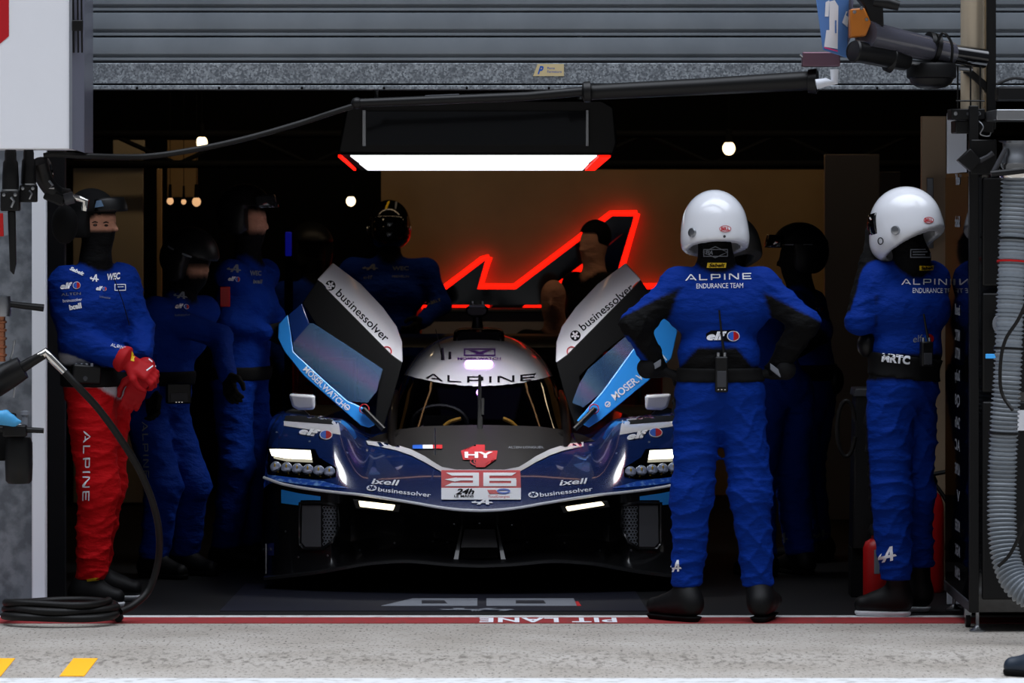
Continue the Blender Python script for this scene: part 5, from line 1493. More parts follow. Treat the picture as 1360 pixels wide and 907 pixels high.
MB().tube([P(150, 366, d - .16) , P(163, 400, d - .17), P(172, 432, d - .15)], .002, 6).build('zip', m_dark, rR)
for o in [c_ for c_ in rR.children if c_.name.startswith('glove')]:
    sticker('glove_tag', polys([(174.5, 466), (180, 467.5), (178, 480), (173.5, 479)]), f, [o], m_yellowink, o, off=.002)
    sticker('glove_piping', polys([(192, 474), (194, 473), (202, 479.5), (206, 478), (206.5, 480), (202, 481.5)], [(194, 491.5), (203, 485), (210, 486), (210, 487.5), (203, 486.8), (195, 493)]), f, [o], m_ink, o, off=.002)
sticker('shoe_tag', polys([(115, 769), (131, 767), (131, 771), (116, 772.5)]), f, [c_ for c_ in rR.children if c_.name.startswith(('shoe', 'body'))], m_yellowink, rR, off=.003)
# ---------------------------------------------------------------- crew in the dark of the garage
def stand(label, px, d, hd, fwd, lean=(0, 0), arms=None, cols=None, sc=1.0, hw=.19, seed=1, top=None, res=.016, group='crew inside the dark garage'):
    """a standing figure; hd is the photo pixel of the head's centre, lean moves the trunk forward"""
    f2 = Vector((fwd[0], fwd[1], 0)).normalized(); r2 = Vector((f2.y, -f2.x, 0))
    h = P(hd[0], hd[1], d); base = Vector((P(px, 500, d).x, h.y, 0))
    Hh = h.z / 1.70
    sh = h + Vector((0, 0, -.26 * Hh)) - f2 * (lean[0] * .35)
    pel = Vector((base.x, base.y, .97 * Hh)) - f2 * lean[0] * .5
    J = dict(head=h, neck=sh + Vector((0, 0, .06)), shL=sh - r2 * hw, shR=sh + r2 * hw, pelvis=pel,
             hipL=pel - r2 * .09 - Vector((0, 0, .09)), hipR=pel + r2 * .09 - Vector((0, 0, .09)))
    for sd, g in (('L', -1), ('R', 1)):
        J['kn' + sd] = Vector((base.x, base.y, .50 * Hh)) + r2 * g * .11 + f2 * .02
        J['an' + sd] = Vector((base.x, base.y, .12)) + r2 * g * .12 - f2 * .03
        a = (arms or {}).get(sd)
        if a: J['el' + sd], J['wr' + sd] = a
        else:
            J['el' + sd] = J['sh' + sd] + Vector((0, 0, -.29 * Hh)) + r2 * g * .07 - f2 * .02
            J['wr' + sd] = J['el' + sd] + Vector((0, 0, -.22 * Hh)) + f2 * .12 - r2 * g * .02
    p = person(label, J, cols or suit_cols(BLUE), res, (f2.x, f2.y), dict(cw=hw * .45, ch=.122), seed, .010, lambda X, Y, Z: .09 - Z, group)
    for sd in 'LR':
        a = J['an' + sd]
        shoe(p, Vector((a.x, a.y, 0)) - f2 * .08, Vector((a.x, a.y, 0)) + f2 * .20, Vector((a.x, a.y, .13)))
        w, e = J['wr' + sd], J['el' + sd]
        dd = (Vector(w) - Vector(e)).normalized()
        nb = Vector((r2.x, r2.y, 0)) * (1 if sd == 'R' else -1)
        if abs(dd.dot(nb)) > .9: nb = Vector((0, 0, 1))
        hand(p, w, dd, nb, f2 + Vector((0, 0, .2)), .5, m_bglove, 1.0)
    return p, J, f2, r2

def masked(base, h, fw, top=.05):
    """suit colours with a strip of bare face between cap and mask"""
    def fn(V, K):
        c = suit_cols(base)(V, K); q = V - np.array(h); fz = q[:, 0] * fw[0] + q[:, 1] * fw[1]
        c[(K == 8) & (q[:, 2] > -.045) & (q[:, 2] < top) & (fz > .03)] = SKN
        return c
    return fn
# bending mechanic in the black helmet, left
d = 22.2
p, J, f2, r2 = stand('bending crew member in black helmet between the red-trousered man and the car', 232, d, (254, 352), (.80, -.55), (.22, 0),
                     dict(R=(P(292, 448, d - .1), P(302, 500, d - .3)), L=(P(188, 455, d - .1), P(200, 520, d - .2))), masked(BLUE, P(254, 352, d), (.82, -.57), -.008), seed=11)
cap_helmet(p, P(252, 343, d), (.78, -.5, -.35), m_bhelm, 1.05, goggles=False)
bd, rt = p['body'], p['root']
belt(p, 0.93, 1.0, m_pouch)
radio(p, P(236, 522, d - .16), (.2, -.97, 0), (.12, .05, .10), 0, 'radio_pack')
sticker('suit_emblem', EMBLEM, affine((231, 396), (12, 1), (0, -10)), [bd], m_greyink, rt, off=.005)
elf(232, 410, 250, 410, 6, [bd], rt, .005)
word('suit_lettering', 'businessolver', 232, 420, 252, 420, 3, [bd], m_greyink, rt, off=.005)
word('suit_lettering', 'businessolver', 178, 386, 195, 396, 3.5, [bd], m_greyink, rt, off=.005)
elf(182, 378, 202, 387, 5, [bd], rt, .005)
V, T = wide('ALPINE'); w_ = V[:, 0].max()
sticker('trouser_lettering', (V, T), lambda x, y: (189 + x / w_ * 3 + y * 7, 560 + x / w_ * 75), [bd], m_greyink, rt, off=.006, step=5)

# tall mechanic with goggles and outstretched arm
d = 22.9
p, J, f2, r2 = stand('tall crew member with goggles on his cap, behind the bending one', 322, d, (330, 296), (.92, -.38), (.02, 0),
                     dict(R=(P(362, 420, d + .15), P(378, 450, d + .3)), L=(P(302, 425, d - .2), P(352, 440, d - .1))), masked(BLUE, P(330, 296, d), (.92, -.38)), seed=13)
cap_helmet(p, P(325, 283, d), (.92, -.35, .05), m_bhelm, 1.0, goggles=True, strip=False, gm_=mat('goggle_glass_grey', (60, 64, 68), .08, .6))
bd, rt = p['body'], p['root']
belt(p, .93, 1.0, m_pouch)
sticker('suit_emblem', EMBLEM, affine((302, 361), (12, 1), (0, -10)), [bd], m_greyink, rt, off=.005)
elf(303, 372, 318, 373, 5, [bd], rt, .005)
word('suit_lettering', 'WEC', 331, 366, 346, 366, 6, [bd], m_greyink, rt, off=.005, bold=.03)
word('suit_lettering', 'ixell', 335, 376, 347, 377, 5, [bd], m_greyink, rt, off=.005, bold=.03)
tg = MB().box(P(299, 394, d - .42), (.05, .02, .10)).build('arm_tag', m_red, rt, bevel=.004)

# dark figure behind the left door
p, J, f2, r2 = stand('dark crew figure in black cap behind the raised left door', 415, 27.3, (415, 340), (.5, -.8), (.0, 0), None, suit_cols(BLUE), seed=17)
cap_helmet(p, P(413, 330, 27.3), (.5, -.8, .0), m_bhelm, 1.1, goggles=False, strip=False)

# helmeted man facing the camera behind the car
d = 26.9
p, J, f2, r2 = stand('crew member in gloss black helmet facing the camera behind the raised left door', 520, d, (517, 303), (-.05, -1), (0, 0),
                     dict(L=(P(586, 405, d - .05), P(560, 428, d - .22)), R=(P(448, 405, d), P(455, 440, d - .2))), suit_cols(BLUE), seed=19, hw=.215)
hM, sM = helmet(p, P(517, 297, d), (-.03, -1, .0), mat('gloss_black_helmet', (10, 10, 11), .12, coat=.5), .93, low=.12)
bd, rt = p['body'], p['root']
for x0, m_ in ((513, m_yellowink), (522, m_greyink)):
    sticker('helmet_stripe', polys([(x0 + 3, 265), (x0 + 6, 265), (x0 + 1 + (x0 > 515) * 3, 278), (x0 - 2 + (x0 > 515) * 4, 278)]), f, [hM], m_, hM, off=.003, step=4)
word('suit_lettering', 'WEC', 521, 359, 543, 359, 5, [bd], m_greyink, rt, off=.005, bold=.03)
word('suit_lettering', 'MICHELIN', 521, 369, 543, 369, 3, [bd], m_greyink, rt, off=.005)
sticker('suit_emblem', EMBLEM, affine((482, 359), (14, 0), (0, -8)), [bd], m_greyink, rt, off=.005)
word('suit_lettering', 'elf', 483, 371, 495, 371, 5, [bd], m_greyink, rt, off=.005)
word('sleeve_lettering', 'SABELT', 567, 407, 586, 400, 4, [bd], mat('olive_ink', (120, 116, 60), .6), rt, off=.005)

# bare-headed man in front of the lit emblem
d = 27.3
p, J, f2, r2 = stand('bare-headed person with dark hair in front of the lit red emblem', 790, d, (789, 326), (-.75, -.65), (0, 0), None, suit_cols(BLK, hd=SKN, neck=SKN), seed=23, hw=.17)
s = SDF(.009, .03); hh = np.array(P(789, 316, d)); fh = np.array((-.75, -.65, 0)); rh = np.array((-.65, .75, 0))
s.ell(hh - fh * .012 + np.array((0, 0, .012)), (.084, .104, .100), (rh, fh, np.array((0, 0, 1.0))))
Vv, Q, K = s.mesh(lambda X, Y, Z: np.minimum((X - hh[0]) * fh[0] + (Y - hh[1]) * fh[1] - .03, -(Z - hh[2] - .035)))
skin_obj('hair', Vv, Q, None, m_dark, p['root'])
# seated person by the counter
d = 26.85
h = P(735, 398, d); f2 = Vector((-.2, -1, 0)).normalized(); r2 = Vector((f2.y, -f2.x, 0))
sh = h + Vector((.02, .04, -.26)); pel = sh + Vector((.02, .10, -.46))
Js = dict(head=h, neck=sh + Vector((0, 0, .06)), shL=sh - r2 * .18, shR=sh + r2 * .18, pelvis=pel, hipL=pel - r2 * .09, hipR=pel + r2 * .09)
for sd, g in (('L', -1), ('R', 1)):
    Js['kn' + sd] = pel + f2 * .42 + r2 * g * .13 + Vector((0, 0, -.02)); Js['an' + sd] = Vector((Js['kn' + sd].x, Js['kn' + sd].y, .12)) + f2 * .02
    Js['el' + sd] = Js['sh' + sd] + Vector((0, 0, -.26)) + f2 * .06 + r2 * g * .05; Js['wr' + sd] = Js['kn' + sd] + Vector((0, 0, .12)) - f2 * .08
ps = person('person sitting low beside the bare-headed one, head below the lit emblem', Js, suit_cols(BLK, hd=SKN, neck=SKN), .016, (f2.x, f2.y), dict(an=.06), 29, .008, None, 'crew inside the dark garage')
for sd in 'LR':
    a = Js['an' + sd]; shoe(ps, Vector((a.x, a.y, 0)) - f2 * .08, Vector((a.x, a.y, 0)) + f2 * .20, Vector((a.x, a.y, .13)))
    hand(ps, Js['wr' + sd], f2 + Vector((0, 0, -.4)), (0, 0, 1), -r2 if sd == 'R' else r2, .4, m_bglove)
sz = pel.z - .15
st = thing('stool', 'low dark stool under the sitting person behind the car', 'stool', (pel.x, pel.y, 0))
MB().lathe([(.16, 0), (.17, .02), (.17, .04), (.15, .05)], (pel.x, pel.y, sz - .05), (0, 0, 1), 20).build('seat', m_black, st)
for k in range(4):
    a = k * math.pi / 2 + .5
    MB().tube([(pel.x + .11 * math.cos(a), pel.y + .11 * math.sin(a), sz - .05), (pel.x + .16 * math.cos(a), pel.y + .16 * math.sin(a), 0)], .013, 8).build('leg', m_darkgrey, st)

# black helmet with goggles, right
d = 23.2
p, J, f2, r2 = stand('crew member in black helmet with goggles facing left between the two white helmets', 1070, d, (1060, 345), (-.93, .30), (.05, 0),
                     dict(L=(P(1090, 440, d - .25), P(1050, 470, d - .3)), R=(P(1085, 430, d + .2), P(1050, 460, d + .2))), suit_cols(BLUE, BLUE, BLK, legs=BLUE), seed=31)
cap_helmet(p, P(1062, 334, d), (-.97, -.12, .0), m_bhelm, 1.02, goggles=True, strip=True)
bd, rt = p['body'], p['root']
belt(p, .92, 1.0, m_pouch)
word('sleeve_lettering', '24h', 1075, 407, 1090, 402, 7, [bd], m_greyink, rt, off=.005, shear=.3)
elf(1075, 416, 1092, 413, 5, [bd], rt, .005)
word('sleeve_lettering', 'ixell', 1078, 424, 1090, 420, 4, [bd], m_greyink, rt, off=.005)
sticker('suit_emblem', EMBLEM, affine((1077, 716), (15, -3), (0, -10)), [bd], m_greyink, rt, off=.005)
MB().ball(P(1108, 505, d - .05), (.05, .05, .075), 14).build('pouch', m_black, rt)

# crew member hidden behind the man with hands on hips
d = 22.3
p, J, f2, r2 = stand('crew member in grey helmet, mostly hidden behind the man with hands on hips', 1032, d, (972, 334), (-.6, .8), (.03, 0), None, suit_cols(BLUE, BLUE, BLK, legs=BLUE), seed=37)
helmet(p, P(972, 326, d), (-.6, .8, -.05), m_ghelm, .98)
bd, rt = p['body'], p['root']
sticker('suit_emblem', EMBLEM, affine((1030, 724), (12, -3), (0, -14)), [bd], m_greyink, rt, off=.005)

# ---------------------------------------------------------------- left edge: box, couplings, hose
m_box = mat('white_box_panel', (244, 246, 252), .4)
m_acr = mat('grey_acrylic', (104, 106, 120), .25)
d = 19.0
a, b = P(-60, -40, d), P(95, 198, d)
t = thing('hanging_box', 'white box with a red emblem hanging at the upper left corner', 'box', ((a.x + b.x) / 2, a.y, b.z))
bx_ = MB().boxb(a.x, b.x, a.y, a.y + .5, b.z, a.z).build('housing', m_box, t, bevel=.004)
e_ = P(112, 203, d + .3)
MB().prism([P(95.5, -40, d), P(95.5, 198, d), P(112, 203, d + .05), P(112, -40, d + .05)], (0, .4, 0)).build('side_sheet', m_acr, t, bevel=.003)
MB().boxb(P(92, 0, d).x, P(96, 0, d).x, a.y - .006, a.y, b.z, a.z).build('corner_strip', m_greyink, t)
sticker('box_emblem', polys([(-60, -40), (12, -40), (12, 48), (-2, 60), (-60, 60)]), f, [bx_], m_redink, t, off=.002, step=20)
for x0 in (97, 103, 108):
    MB().tube([P(x0, -10, d), P(x0 + 1, 70, d)], .004, 8).build('side_cable', m_black, t)
MB().box(P(103, 34, d), (.045, .03, .045)).build('cable_clamp', m_black, t, bevel=.004)

def coupling(px, py0, py1, d, label, rpx=10):
    c0, c1 = P(px, py0, d), P(px, py1, d); L = c0.z - c1.z; r = rpx * d / F
    t = thing('hose_coupling', label, 'coupling', (c1.x, c1.y, c1.z), 'couplings under the white box')
    MB().lathe([(r * .7, 0), (r * .8, -L * .06), (r * .78, -L * .16), (r, -L * .2), (r * 1.1, -L * .42), (r * 1.15, -L * .62), (r * .9, -L * .64)], c0, (0, 0, 1), 24).build('sleeve', m_black, t)
    MB().lathe([(r * 1.22, -L * .63), (r * 1.22, -L * .66)], c0, (0, 0, 1), 24).build('clamp_ring', m_steel, t)
    MB().box(c0 + Vector((0, 0, -L * .82)), (r * 2.5, r * 2.2, L * .32)).build('valve_block', m_black, t, bevel=.006)
    for k in (-1, 1):
        MB().lathe([(.0, 0), (.008, 0), (.007, .006), (0, .007)], c0 + Vector((k * r * .75, -r * 1.12, -L * .72)), (0, -1, 0), 10).build('bolt', m_steel, t)
    MB().tube([c0 + Vector((r * .2, -r * 1.13, -L * .76)), c0 + Vector((r * .6, -r * 1.2, -L * .82)), c0 + Vector((r * .2, -r * 1.13, -L * .92))], .006, 8).build('latch', m_steel, t)
    return t
t1 = coupling(14, 199, 282, 19.1, 'black hose coupling at the frame edge with a lever below')
MB().prism([P(10, 280, 19.08), P(20, 280, 19.08), P(21, 350, 19.08), P(18, 365, 19.08), P(13, 360, 19.08)], (0, .03, 0)).build('lever', m_black, t1, bevel=.005)
MB().prism([P(-8, 283, 19.06), P(4, 283, 19.06), P(5, 314, 19.06), P(-8, 314, 19.06)], (0, .01, 0)).build('red_tag', m_red, t1, bevel=.002)
MB().prism([P(4, 283, 19.06), P(10, 284, 19.06), P(11, 312, 19.06), P(5, 314, 19.06)], (0, .01, 0)).build('printed_tag', m_greyink, t1, bevel=.002)
coupling(38, 199, 270, 19.15, 'black hose coupling under the white box, next to the white post', 9)
# elbow fitting block by the red man's head
t = thing('valve_fitting', 'black valve with silver elbow in front of the head of the man in red trousers', 'valve', tuple(P(95, 275, 19.3)))
MB().tube(spline([P(52, 214, 19.2), P(60, 240, 19.25), P(76, 258, 19.3), P(92, 262, 19.3)], 6), .036, 14).build('body', m_black, t)
MB().box(P(73, 262, 19.28), (.09, .05, .05), Matrix.Rotation(.4, 3, 'Y')).build('valve_block', m_black, t, bevel=.008)
MB().tube([P(86, 265, 19.26), P(98, 262, 19.26)], .026, 14).build('collar', m_darkgrey, t)
MB().tube([P(95, 261, 19.26), P(106, 264, 19.26), P(114, 267, 19.26), P(112, 280, 19.26)], [.012, .014, .016, .013], 12).build('elbow', m_chrome, t)
MB().tube([P(65, 240, 19.18), P(70, 246, 19.18), P(66, 250, 19.18), P(72, 250, 19.18)], .005, 8).build('wire_clip', m_steel, t)
MB().ball(P(60, 232, 19.35), (.035, .03, .075), 16).build('cap', m_blackgloss, t)
MB().ball(P(86, 298, 19.5), (.058, .05, .085), 16).build('lower_housing', m_dark, t)

# cable from the boom to the box
t = tag(MB().tube(spline([P(58, 207, 19.2), P(75, 205, 19.2), P(110, 207, 19.2), P(190, 208, 19.4), P(262, 198, 19.5), P(330, 183, 19.6), P(400, 163, 19.7), P(440, 150, 19.7), P(478, 138, 19.7)], 8), .0125, 12)
        .build('hose', m_rubber, None, tuple(P(260, 200, 19.4))), 'black hose sagging from the overhead boom to the white box at left', 'hose')
# long boom pipe
t = thing('overhead_boom', 'long black pipe reaching across under the shutter to the blue number board', 'boom', tuple(P(780, 120, 19.6)))
MB().tube([P(472, 137, 19.7), P(700, 128, 19.66), P(780, 121, 19.62)], [.019, .020, .021], 16).build('outer_tube', m_black, t)
MB().tube([P(565, 133, 19.695), P(610, 131, 19.69)], .0215, 16).build('grey_sleeve', m_darkgrey, t)
MB().tube([P(775, 123, 19.62), P(935, 115, 19.5), P(1080, 107, 19.3)], [.034, .037, .042], 18).build('inner_tube', m_black, t)
MB().lathe([(.024, -.02), (.045, -.012), (.046, .016), (.036, .02)], P(779, 122, 19.6), (1, .01, .03), 18).build('tube_collar', m_black, t)
MB().ball(P(474, 137, 19.7), .026, 14).build('tip', m_black, t)
MB().lathe([(.02, -.02), (.05, -.016), (.055, .02), (.04, .03), (.02, .03)], P(1078, 108, 19.28), (1, -.1, 0), 18).build('end_flange', m_black, t)
MB().tube([P(1084, 112, 19.2), P(1098, 109, 19.2), P(1108, 109, 19.2), P(1108, 92, 19.2)], [.022, .018, .017, .019], 14).build('white_elbow', m_white, t)
MB().box(P(1090, 79, 19.25), (.16, .08, .062)).build('purple_block', mat('anodised_mauve', (104, 76, 88), .35, .5), t, bevel=.006)
MB().tube([P(1063, 72, 19.22), P(1070, 78, 19.22)], .008, 8).build('block_pin', m_steel, t)

# number board and gantry arm
t = thing('number_board', 'tilted blue board with pale number hanging from the gantry', 'board', tuple(P(1108, 40, 19.0)))
nb = MB().prism([P(1083, -8, 18.95), P(1128, -8, 19.1), P(1125, 77, 19.1), P(1093, 66, 18.98)], (0, .02, 0)).build('board', mat('board_blue', (92, 134, 196), .4), t, bevel=.003)
MB().prism([P(1127, -8, 19.1), P(1134, -8, 19.14), P(1131, 48, 19.14), P(1126, 60, 19.1)], (0, .02, 0)).build('board_edge', mat('board_lilac', (150, 148, 180), .4), t)
sticker('board_number', polys([(1096, 3), (1101, 0), (1100, 22), (1095, 22)], [(1101, 2), (1108, 0), (1113, 8), (1112, 65), (1094, 62), (1097, 40), (1101, 40), (1101, 22)]), f, [nb], m_ink, t, off=.002)
sticker('board_number', polys([(1108, 27), (1110, 27), (1110, 44), (1108, 44)]), f, [nb], MATS['board_blue'], t, off=.004)
sticker('board_number', polys([(1118, 30), (1125, 10), (1128, 10), (1125, 36)]), f, [nb], m_ink, t, off=.002)
sticker('board_trim', polys([(1094, 62), (1112, 67), (1112, 69), (1094, 64)]), f, [nb], mat('pink_ink', (220, 70, 130), .5), t, off=.003)

t = thing('gantry_boom', 'black gantry arm with pipes reaching left from the chrome pole', 'gantry arm', tuple(P(1220, 60, 19.2)))
MB().tube([P(1150, 46, 19.0), P(1210, 60, 19.2), P(1262, 71, 19.35)], [.062, .056, .05], 18).build('upper_pipe', mat('pipe_slate', (70, 70, 80), .25, coat=1), t)
MB().tube([P(1262, 71, 19.35), P(1308, 78, 19.4)], .042, 16).build('pipe_end', m_blackgloss, t)
MB().tube([P(1134, 68, 18.95), P(1180, 76, 19.1), P(1200, 80, 19.2)], [.044, .046, .044], 18).build('lower_pipe', m_black, t)
MB().lathe([(.02, 0), (.046, 0), (.050, .012), (.046, .02)], P(1139, 69, 18.93), (-1, -.5, .2), 20).build('pipe_mouth', m_black, t)
MB().lathe([(.03, -.02), (.055, -.015), (.06, .01), (.04, .02)], P(1182, 78, 19.12), (1, .3, -.2), 20).build('pipe_flange', m_black, t)
for px, py in ((1233, 62), (1241, 64)):
    MB().lathe([(.05, -.012), (.064, -.01), (.064, .01), (.05, .012)], P(px, py, 19.28), (1, .35, -.22), 20).build('pipe_clamp', m_black, t)
MB().tube([P(1150, 76, 19.05), P(1290, 92, 19.4)], .012, 10).build('tie_rod', m_steel, t)
MB().prism([P(1129, 12, 18.95), P(1148, 10, 18.95), P(1157, 30, 18.95), P(1150, 48, 18.95), P(1129, 50, 18.95)], (0, .1, 0)).build('orange_housing', mat('orange_paint', (168, 96, 22), .4), t, bevel=.006)
MB().prism([P(1133, -10, 19.0), P(1172, -10, 19.0), P(1174, 35, 19.0), P(1156, 35, 19.0), P(1148, 8, 19.0)], (0, .12, 0)).build('motor_block', m_black, t, bevel=.006)
MB().tube([P(1160, 2, 18.95), P(1180, 4, 18.95), P(1194, 8, 18.95)], [.02, .025, .02], 12).build('motor_cap', m_black, t)
MB().tube(spline([P(1242, 66, 19.25), P(1252, 44, 19.2), P(1264, 58, 19.2), P(1264, 82, 19.25)], 6), .006, 8).build('cable_loop', m_black, t)
for px, py in ((1151, 26), (1135, 16), (1144, 11)):
    MB().lathe([(.0, 0), (.008, 0), (.006, .006), (0, .006)], P(px, py, 18.94), (0, -1, 0), 10).build('bolt', m_steel, t)
c = P(1237, 84, 19.3)
t = thing('dome_camera', 'black dome camera hanging under the gantry arm', 'camera', tuple(c))
MB().lathe([(.02, .0), (.10, .0), (.106, -.01), (.106, -.06), (.098, -.066)], c, (0, 0, 1), 32).build('housing', m_black, t)
MB().lathe([(.096, -.064), (.085, -.088), (.06, -.102), (.03, -.108), (.0, -.109)], c, (0, 0, 1), 32).build('dome', m_black, t)

# chrome pole with black rail and clamp box
t = thing('gantry_pole', 'chrome gantry pole with black rail above the dark cabinet', 'pole', tuple(P(1300, 190, 19.5)))
MB().tube([P(1291, 155, 19.5), P(1291, -40, 19.5)], .050, 24).build('chrome_column', m_pole, t)
MB().tube([P(1313, 155, 19.55), P(1313, -40, 19.55)], .022, 16).build('side_column', m_pole, t)
MB().boxb(P(1311, 0, 19.4).x, P(1323, 0, 19.4).x, -.6, -.54, P(0, 172, 19.4).z, P(0, -40, 19.4).z).build('rail', m_black, t, bevel=.004)
cb = MB().boxb(P(1267, 0, 19.4).x, P(1318, 0, 19.4).x, -.66, -.46, P(0, 177, 19.4).z, P(0, 160, 19.4).z).build('clamp_box', m_black, t, bevel=.006)
MB().boxb(P(1261, 0, 19.4).x, P(1306, 0, 19.4).x, -.68, -.5, P(0, 159, 19.4).z, P(0, 145, 19.4).z).build('bracket', m_black, t, bevel=.004)
MB().boxb(P(1284, 0, 19.3).x, P(1302, 0, 19.3).x, -.69, -.68, P(0, 153, 19.3).z, P(0, 149, 19.3).z).build('rating_label', m_darkgrey, cb)
for px in (1269, 1300):
    MB().lathe([(.0, 0), (.01, 0), (.008, .006), (0, .006)], P(px, 151, 19.32), (0, -1, 0), 12).build('bolt', m_steel, t)
for x in (1272, 1289, 1302):
    MB().tube([P(x, 148, 19.33), P(x, 88, 19.33)], .004, 6).build('guard_wire', m_black, t)
MB().tube([P(1270, 134, 19.33), P(1308, 134, 19.33)], .004, 6).build('guard_wire', m_black, t)
MB().tube(spline([P(1299, 160, 19.3), P(1306, 168, 19.28), P(1302, 178, 19.28), P(1313, 181, 19.28), P(1316, 176, 19.28)], 6), .003, 6).build('safety_cable', m_steel, t)
MB().prism([P(1283, 86, 19.42), P(1312, 110, 19.42), P(1312, 126, 19.42), P(1305, 116, 19.42), P(1280, 96, 19.42)], (0, .05, 0)).build('gusset', m_black, t, bevel=.004)

# dark equipment cabinet with mirror-like side
XL = 1.948
t = thing('equipment_cabinet', 'tall glossy black equipment cabinet on castors at the right edge', 'cabinet', (2.4, -.1, 0))
m_mirror = mat('dark_gloss_side', (24, 26, 36), .03, .75)
zt = P(0, 228, 19.3).z
MB().boxb(XL, XL + .9, -.70, .42, .085, zt).build('carcass', m_blackgloss, t, bevel=.004)
sp2 = MB().boxb(XL - .006, XL, -.62, .40, .13, zt - .02).build('side_panel', m_mirror, t)
MB().boxb(XL - .010, XL + .03, -.715, -.68, .085, zt + .28).build('corner_post', m_black, t, bevel=.004)
MB().boxb(XL - .010, XL + .0, -.70, .42, .085, .13).build('base_rail', m_darkgrey, t, bevel=.003)
for z0, z1 in ((.14, .98), (1.02, 1.44), (1.47, 1.93)):
    MB().boxb(XL + .045, XL + .86, -.716, -.70, z0, z1).build('front_panel', m_black, t, bevel=.008)
MB().boxb(P(1309, 0, 19.28).x, P(1326, 0, 19.28).x, -.722, -.712, P(0, 476, 19.28).z, P(0, 470, 19.28).z).build('status_light', mat('blue_status_glow', (60, 150, 220), .4, emit=(60, 150, 220), es=.5), t, bevel=.002)
MB().lathe([(.0, 0), (.05, 0), (.052, .008), (.03, .012)], P(1334, 430, 19.26), (0, -1, 0), 24).build('round_vent', m_greyink, t)
MB().boxb(P(1352, 0, 19.26).x, 2.8, -.726, -.716, P(0, 572, 19.26).z, P(0, 545, 19.26).z).build('white_sticker', m_ink, t)
for x, y in ((XL + .03, -.66), (XL + .03, .36), (XL + .85, -.66), (XL + .85, .36)):
    MB().lathe([(.035, 0), (.035, .006), (.012, .02), (.008, .03), (.008, .088)], (x, y, 0), (0, 0, 1), 14).build('levelling_foot', m_steel, t)
for x, y in ((XL - .01, -.45), (XL + .82, -.45)):
    cs = MB().lathe([(.02, -.012), (.03, -.01), (.03, .01), (.02, .012)], (x + .02, y, .031), (1, 0, 0), 16).build('caster', m_black, t)
    MB().box((x + .02, y, .065), (.03, .04, .045)).build('caster_fork', m_steel, cs, bevel=.003)
for txt, py in (('elf', 245), ('Sabelt', 301), ('MRTC', 452), ('ixell', 418), ('MOTUL', 476), ('Dunlop', 505), ('Q8', 538), ('24h', 568), ('AC', 598), ('ALPINE', 630), ('V', 665), ('MOSER', 705), ('NGK', 738), ('LE MANS', 768)):
    y0 = -.18; z = P(0, py, 19.8).z
    V, T = glyphs(txt, .03); w = V[:, 0].max(); hh = .045
    V = V * hh; L = min(.22 / (w * hh), 3.0)
    mb = MB(); mb.add([(XL - .0085, y0 - .11 + x * L, z + y) for x, y in V], T); mb.build('sponsor_lettering', m_greyink, t, smooth=False)

# shelf, small lamp and clear hose in front of the cabinet
t = thing('suction_hose', 'clear ribbed suction hose with red band hanging before the black cabinet', 'hose', tuple(P(1345, 770, 18.9)))
pts = spline([P(1349, 236, 18.95), P(1346, 300, 18.95), P(1342, 400, 18.92), P(1338, 500, 18.9), P(1334, 560, 18.9), P(1331, 640, 18.9), P(1331, 700, 18.88), P(1337, 745, 18.85), P(1353, 778, 18.8), P(1385, 800, 18.75)], 40)
m_clear = mat('clear_ribbed_plastic', (128, 136, 144), .3, spec=.6)
ds = [0]
for a, b in zip(pts, pts[1:]): ds.append(ds[-1] + (b - a).length)
MB().tube(pts, [.0555 + .0075 * math.cos(2 * math.pi * s_ / .0185) for s_ in ds], 24).build('ribbed_tube', m_clear, t, angle=180)
def ring_at(i, m_, nm, r=.064, w=.004):
    MB().lathe([(r * .9, -w), (r, -w), (r, w), (r * .9, w)], pts[i], (pts[i + 1] - pts[i - 1]), 28).build(nm, m_, t)
ring_at(60, m_red, 'red_band'); ring_at(48, m_black, 'cable_tie'); ring_at(104, m_black, 'cable_tie'); ring_at(168, m_black, 'cable_tie')
MB().lathe([(.05, 0), (.062, .0), (.062, .09), (.055, .1), (.055, .15), (.075, .16)], P(1349, 238, 18.95), (0, 0, 1), 24).build('hose_collar', m_steel, t)
MB().lathe([(.066, .0), (.07, .01), (.07, .05), (.066, .06)], P(1349, 236, 18.95), (0, 0, 1), 24).build('clamp', m_chrome, t)
t = thing('hose_bracket', 'pale steel bracket plate holding the clear hose at the upper right', 'bracket', tuple(P(1345, 155, 19.0)))
MB().boxb(P(1320, 0, 19).x, P(1400, 0, 19).x, -1.1, -.62, P(0, 160, 19).z, P(0, 146, 19).z).build('plate', m_steel, t, bevel=.003)
MB().tube([P(1318, 232, 18.9), P(1336, 196, 18.9)], [.012, .009], 10).build('lever', m_darkgrey, t)
MB().tube([P(1316, 231, 18.88), P(1362, 226, 18.88)], .014, 10).build('crossbar', m_black, t)
MB().box(P(1345, 125, 19.2), (.14, .1, .06)).build('junction_box', m_black, t, bevel=.008)
MB().tube(spline([P(1324, 112, 19.15), P(1345, 104, 19.15), P(1365, 106, 19.15)], 5), .006, 8).build('cable', m_black, t)
t = tag(MB().tube(spline([P(1366, 395, 18.7), P(1352, 425, 18.75), P(1336, 450, 18.78), P(1329, 480, 18.78), P(1330, 520, 18.78), P(1345, 545, 18.75)], 8) , .0075, 10).build('cable', m_rubber, None, tuple(P(1340, 500, 18.7))), 'black cable wound over the upper part of the clear hose', 'cable')
t = tag(MB().tube(spline([P(1366, 660, 18.7), P(1358, 700, 18.72), P(1342, 735, 18.74), P(1326, 752, 18.76)], 8), .0075, 10).build('cable', m_rubber, None, tuple(P(1350, 720, 18.7))), 'black cable crossing the lower bend of the clear hose', 'cable')
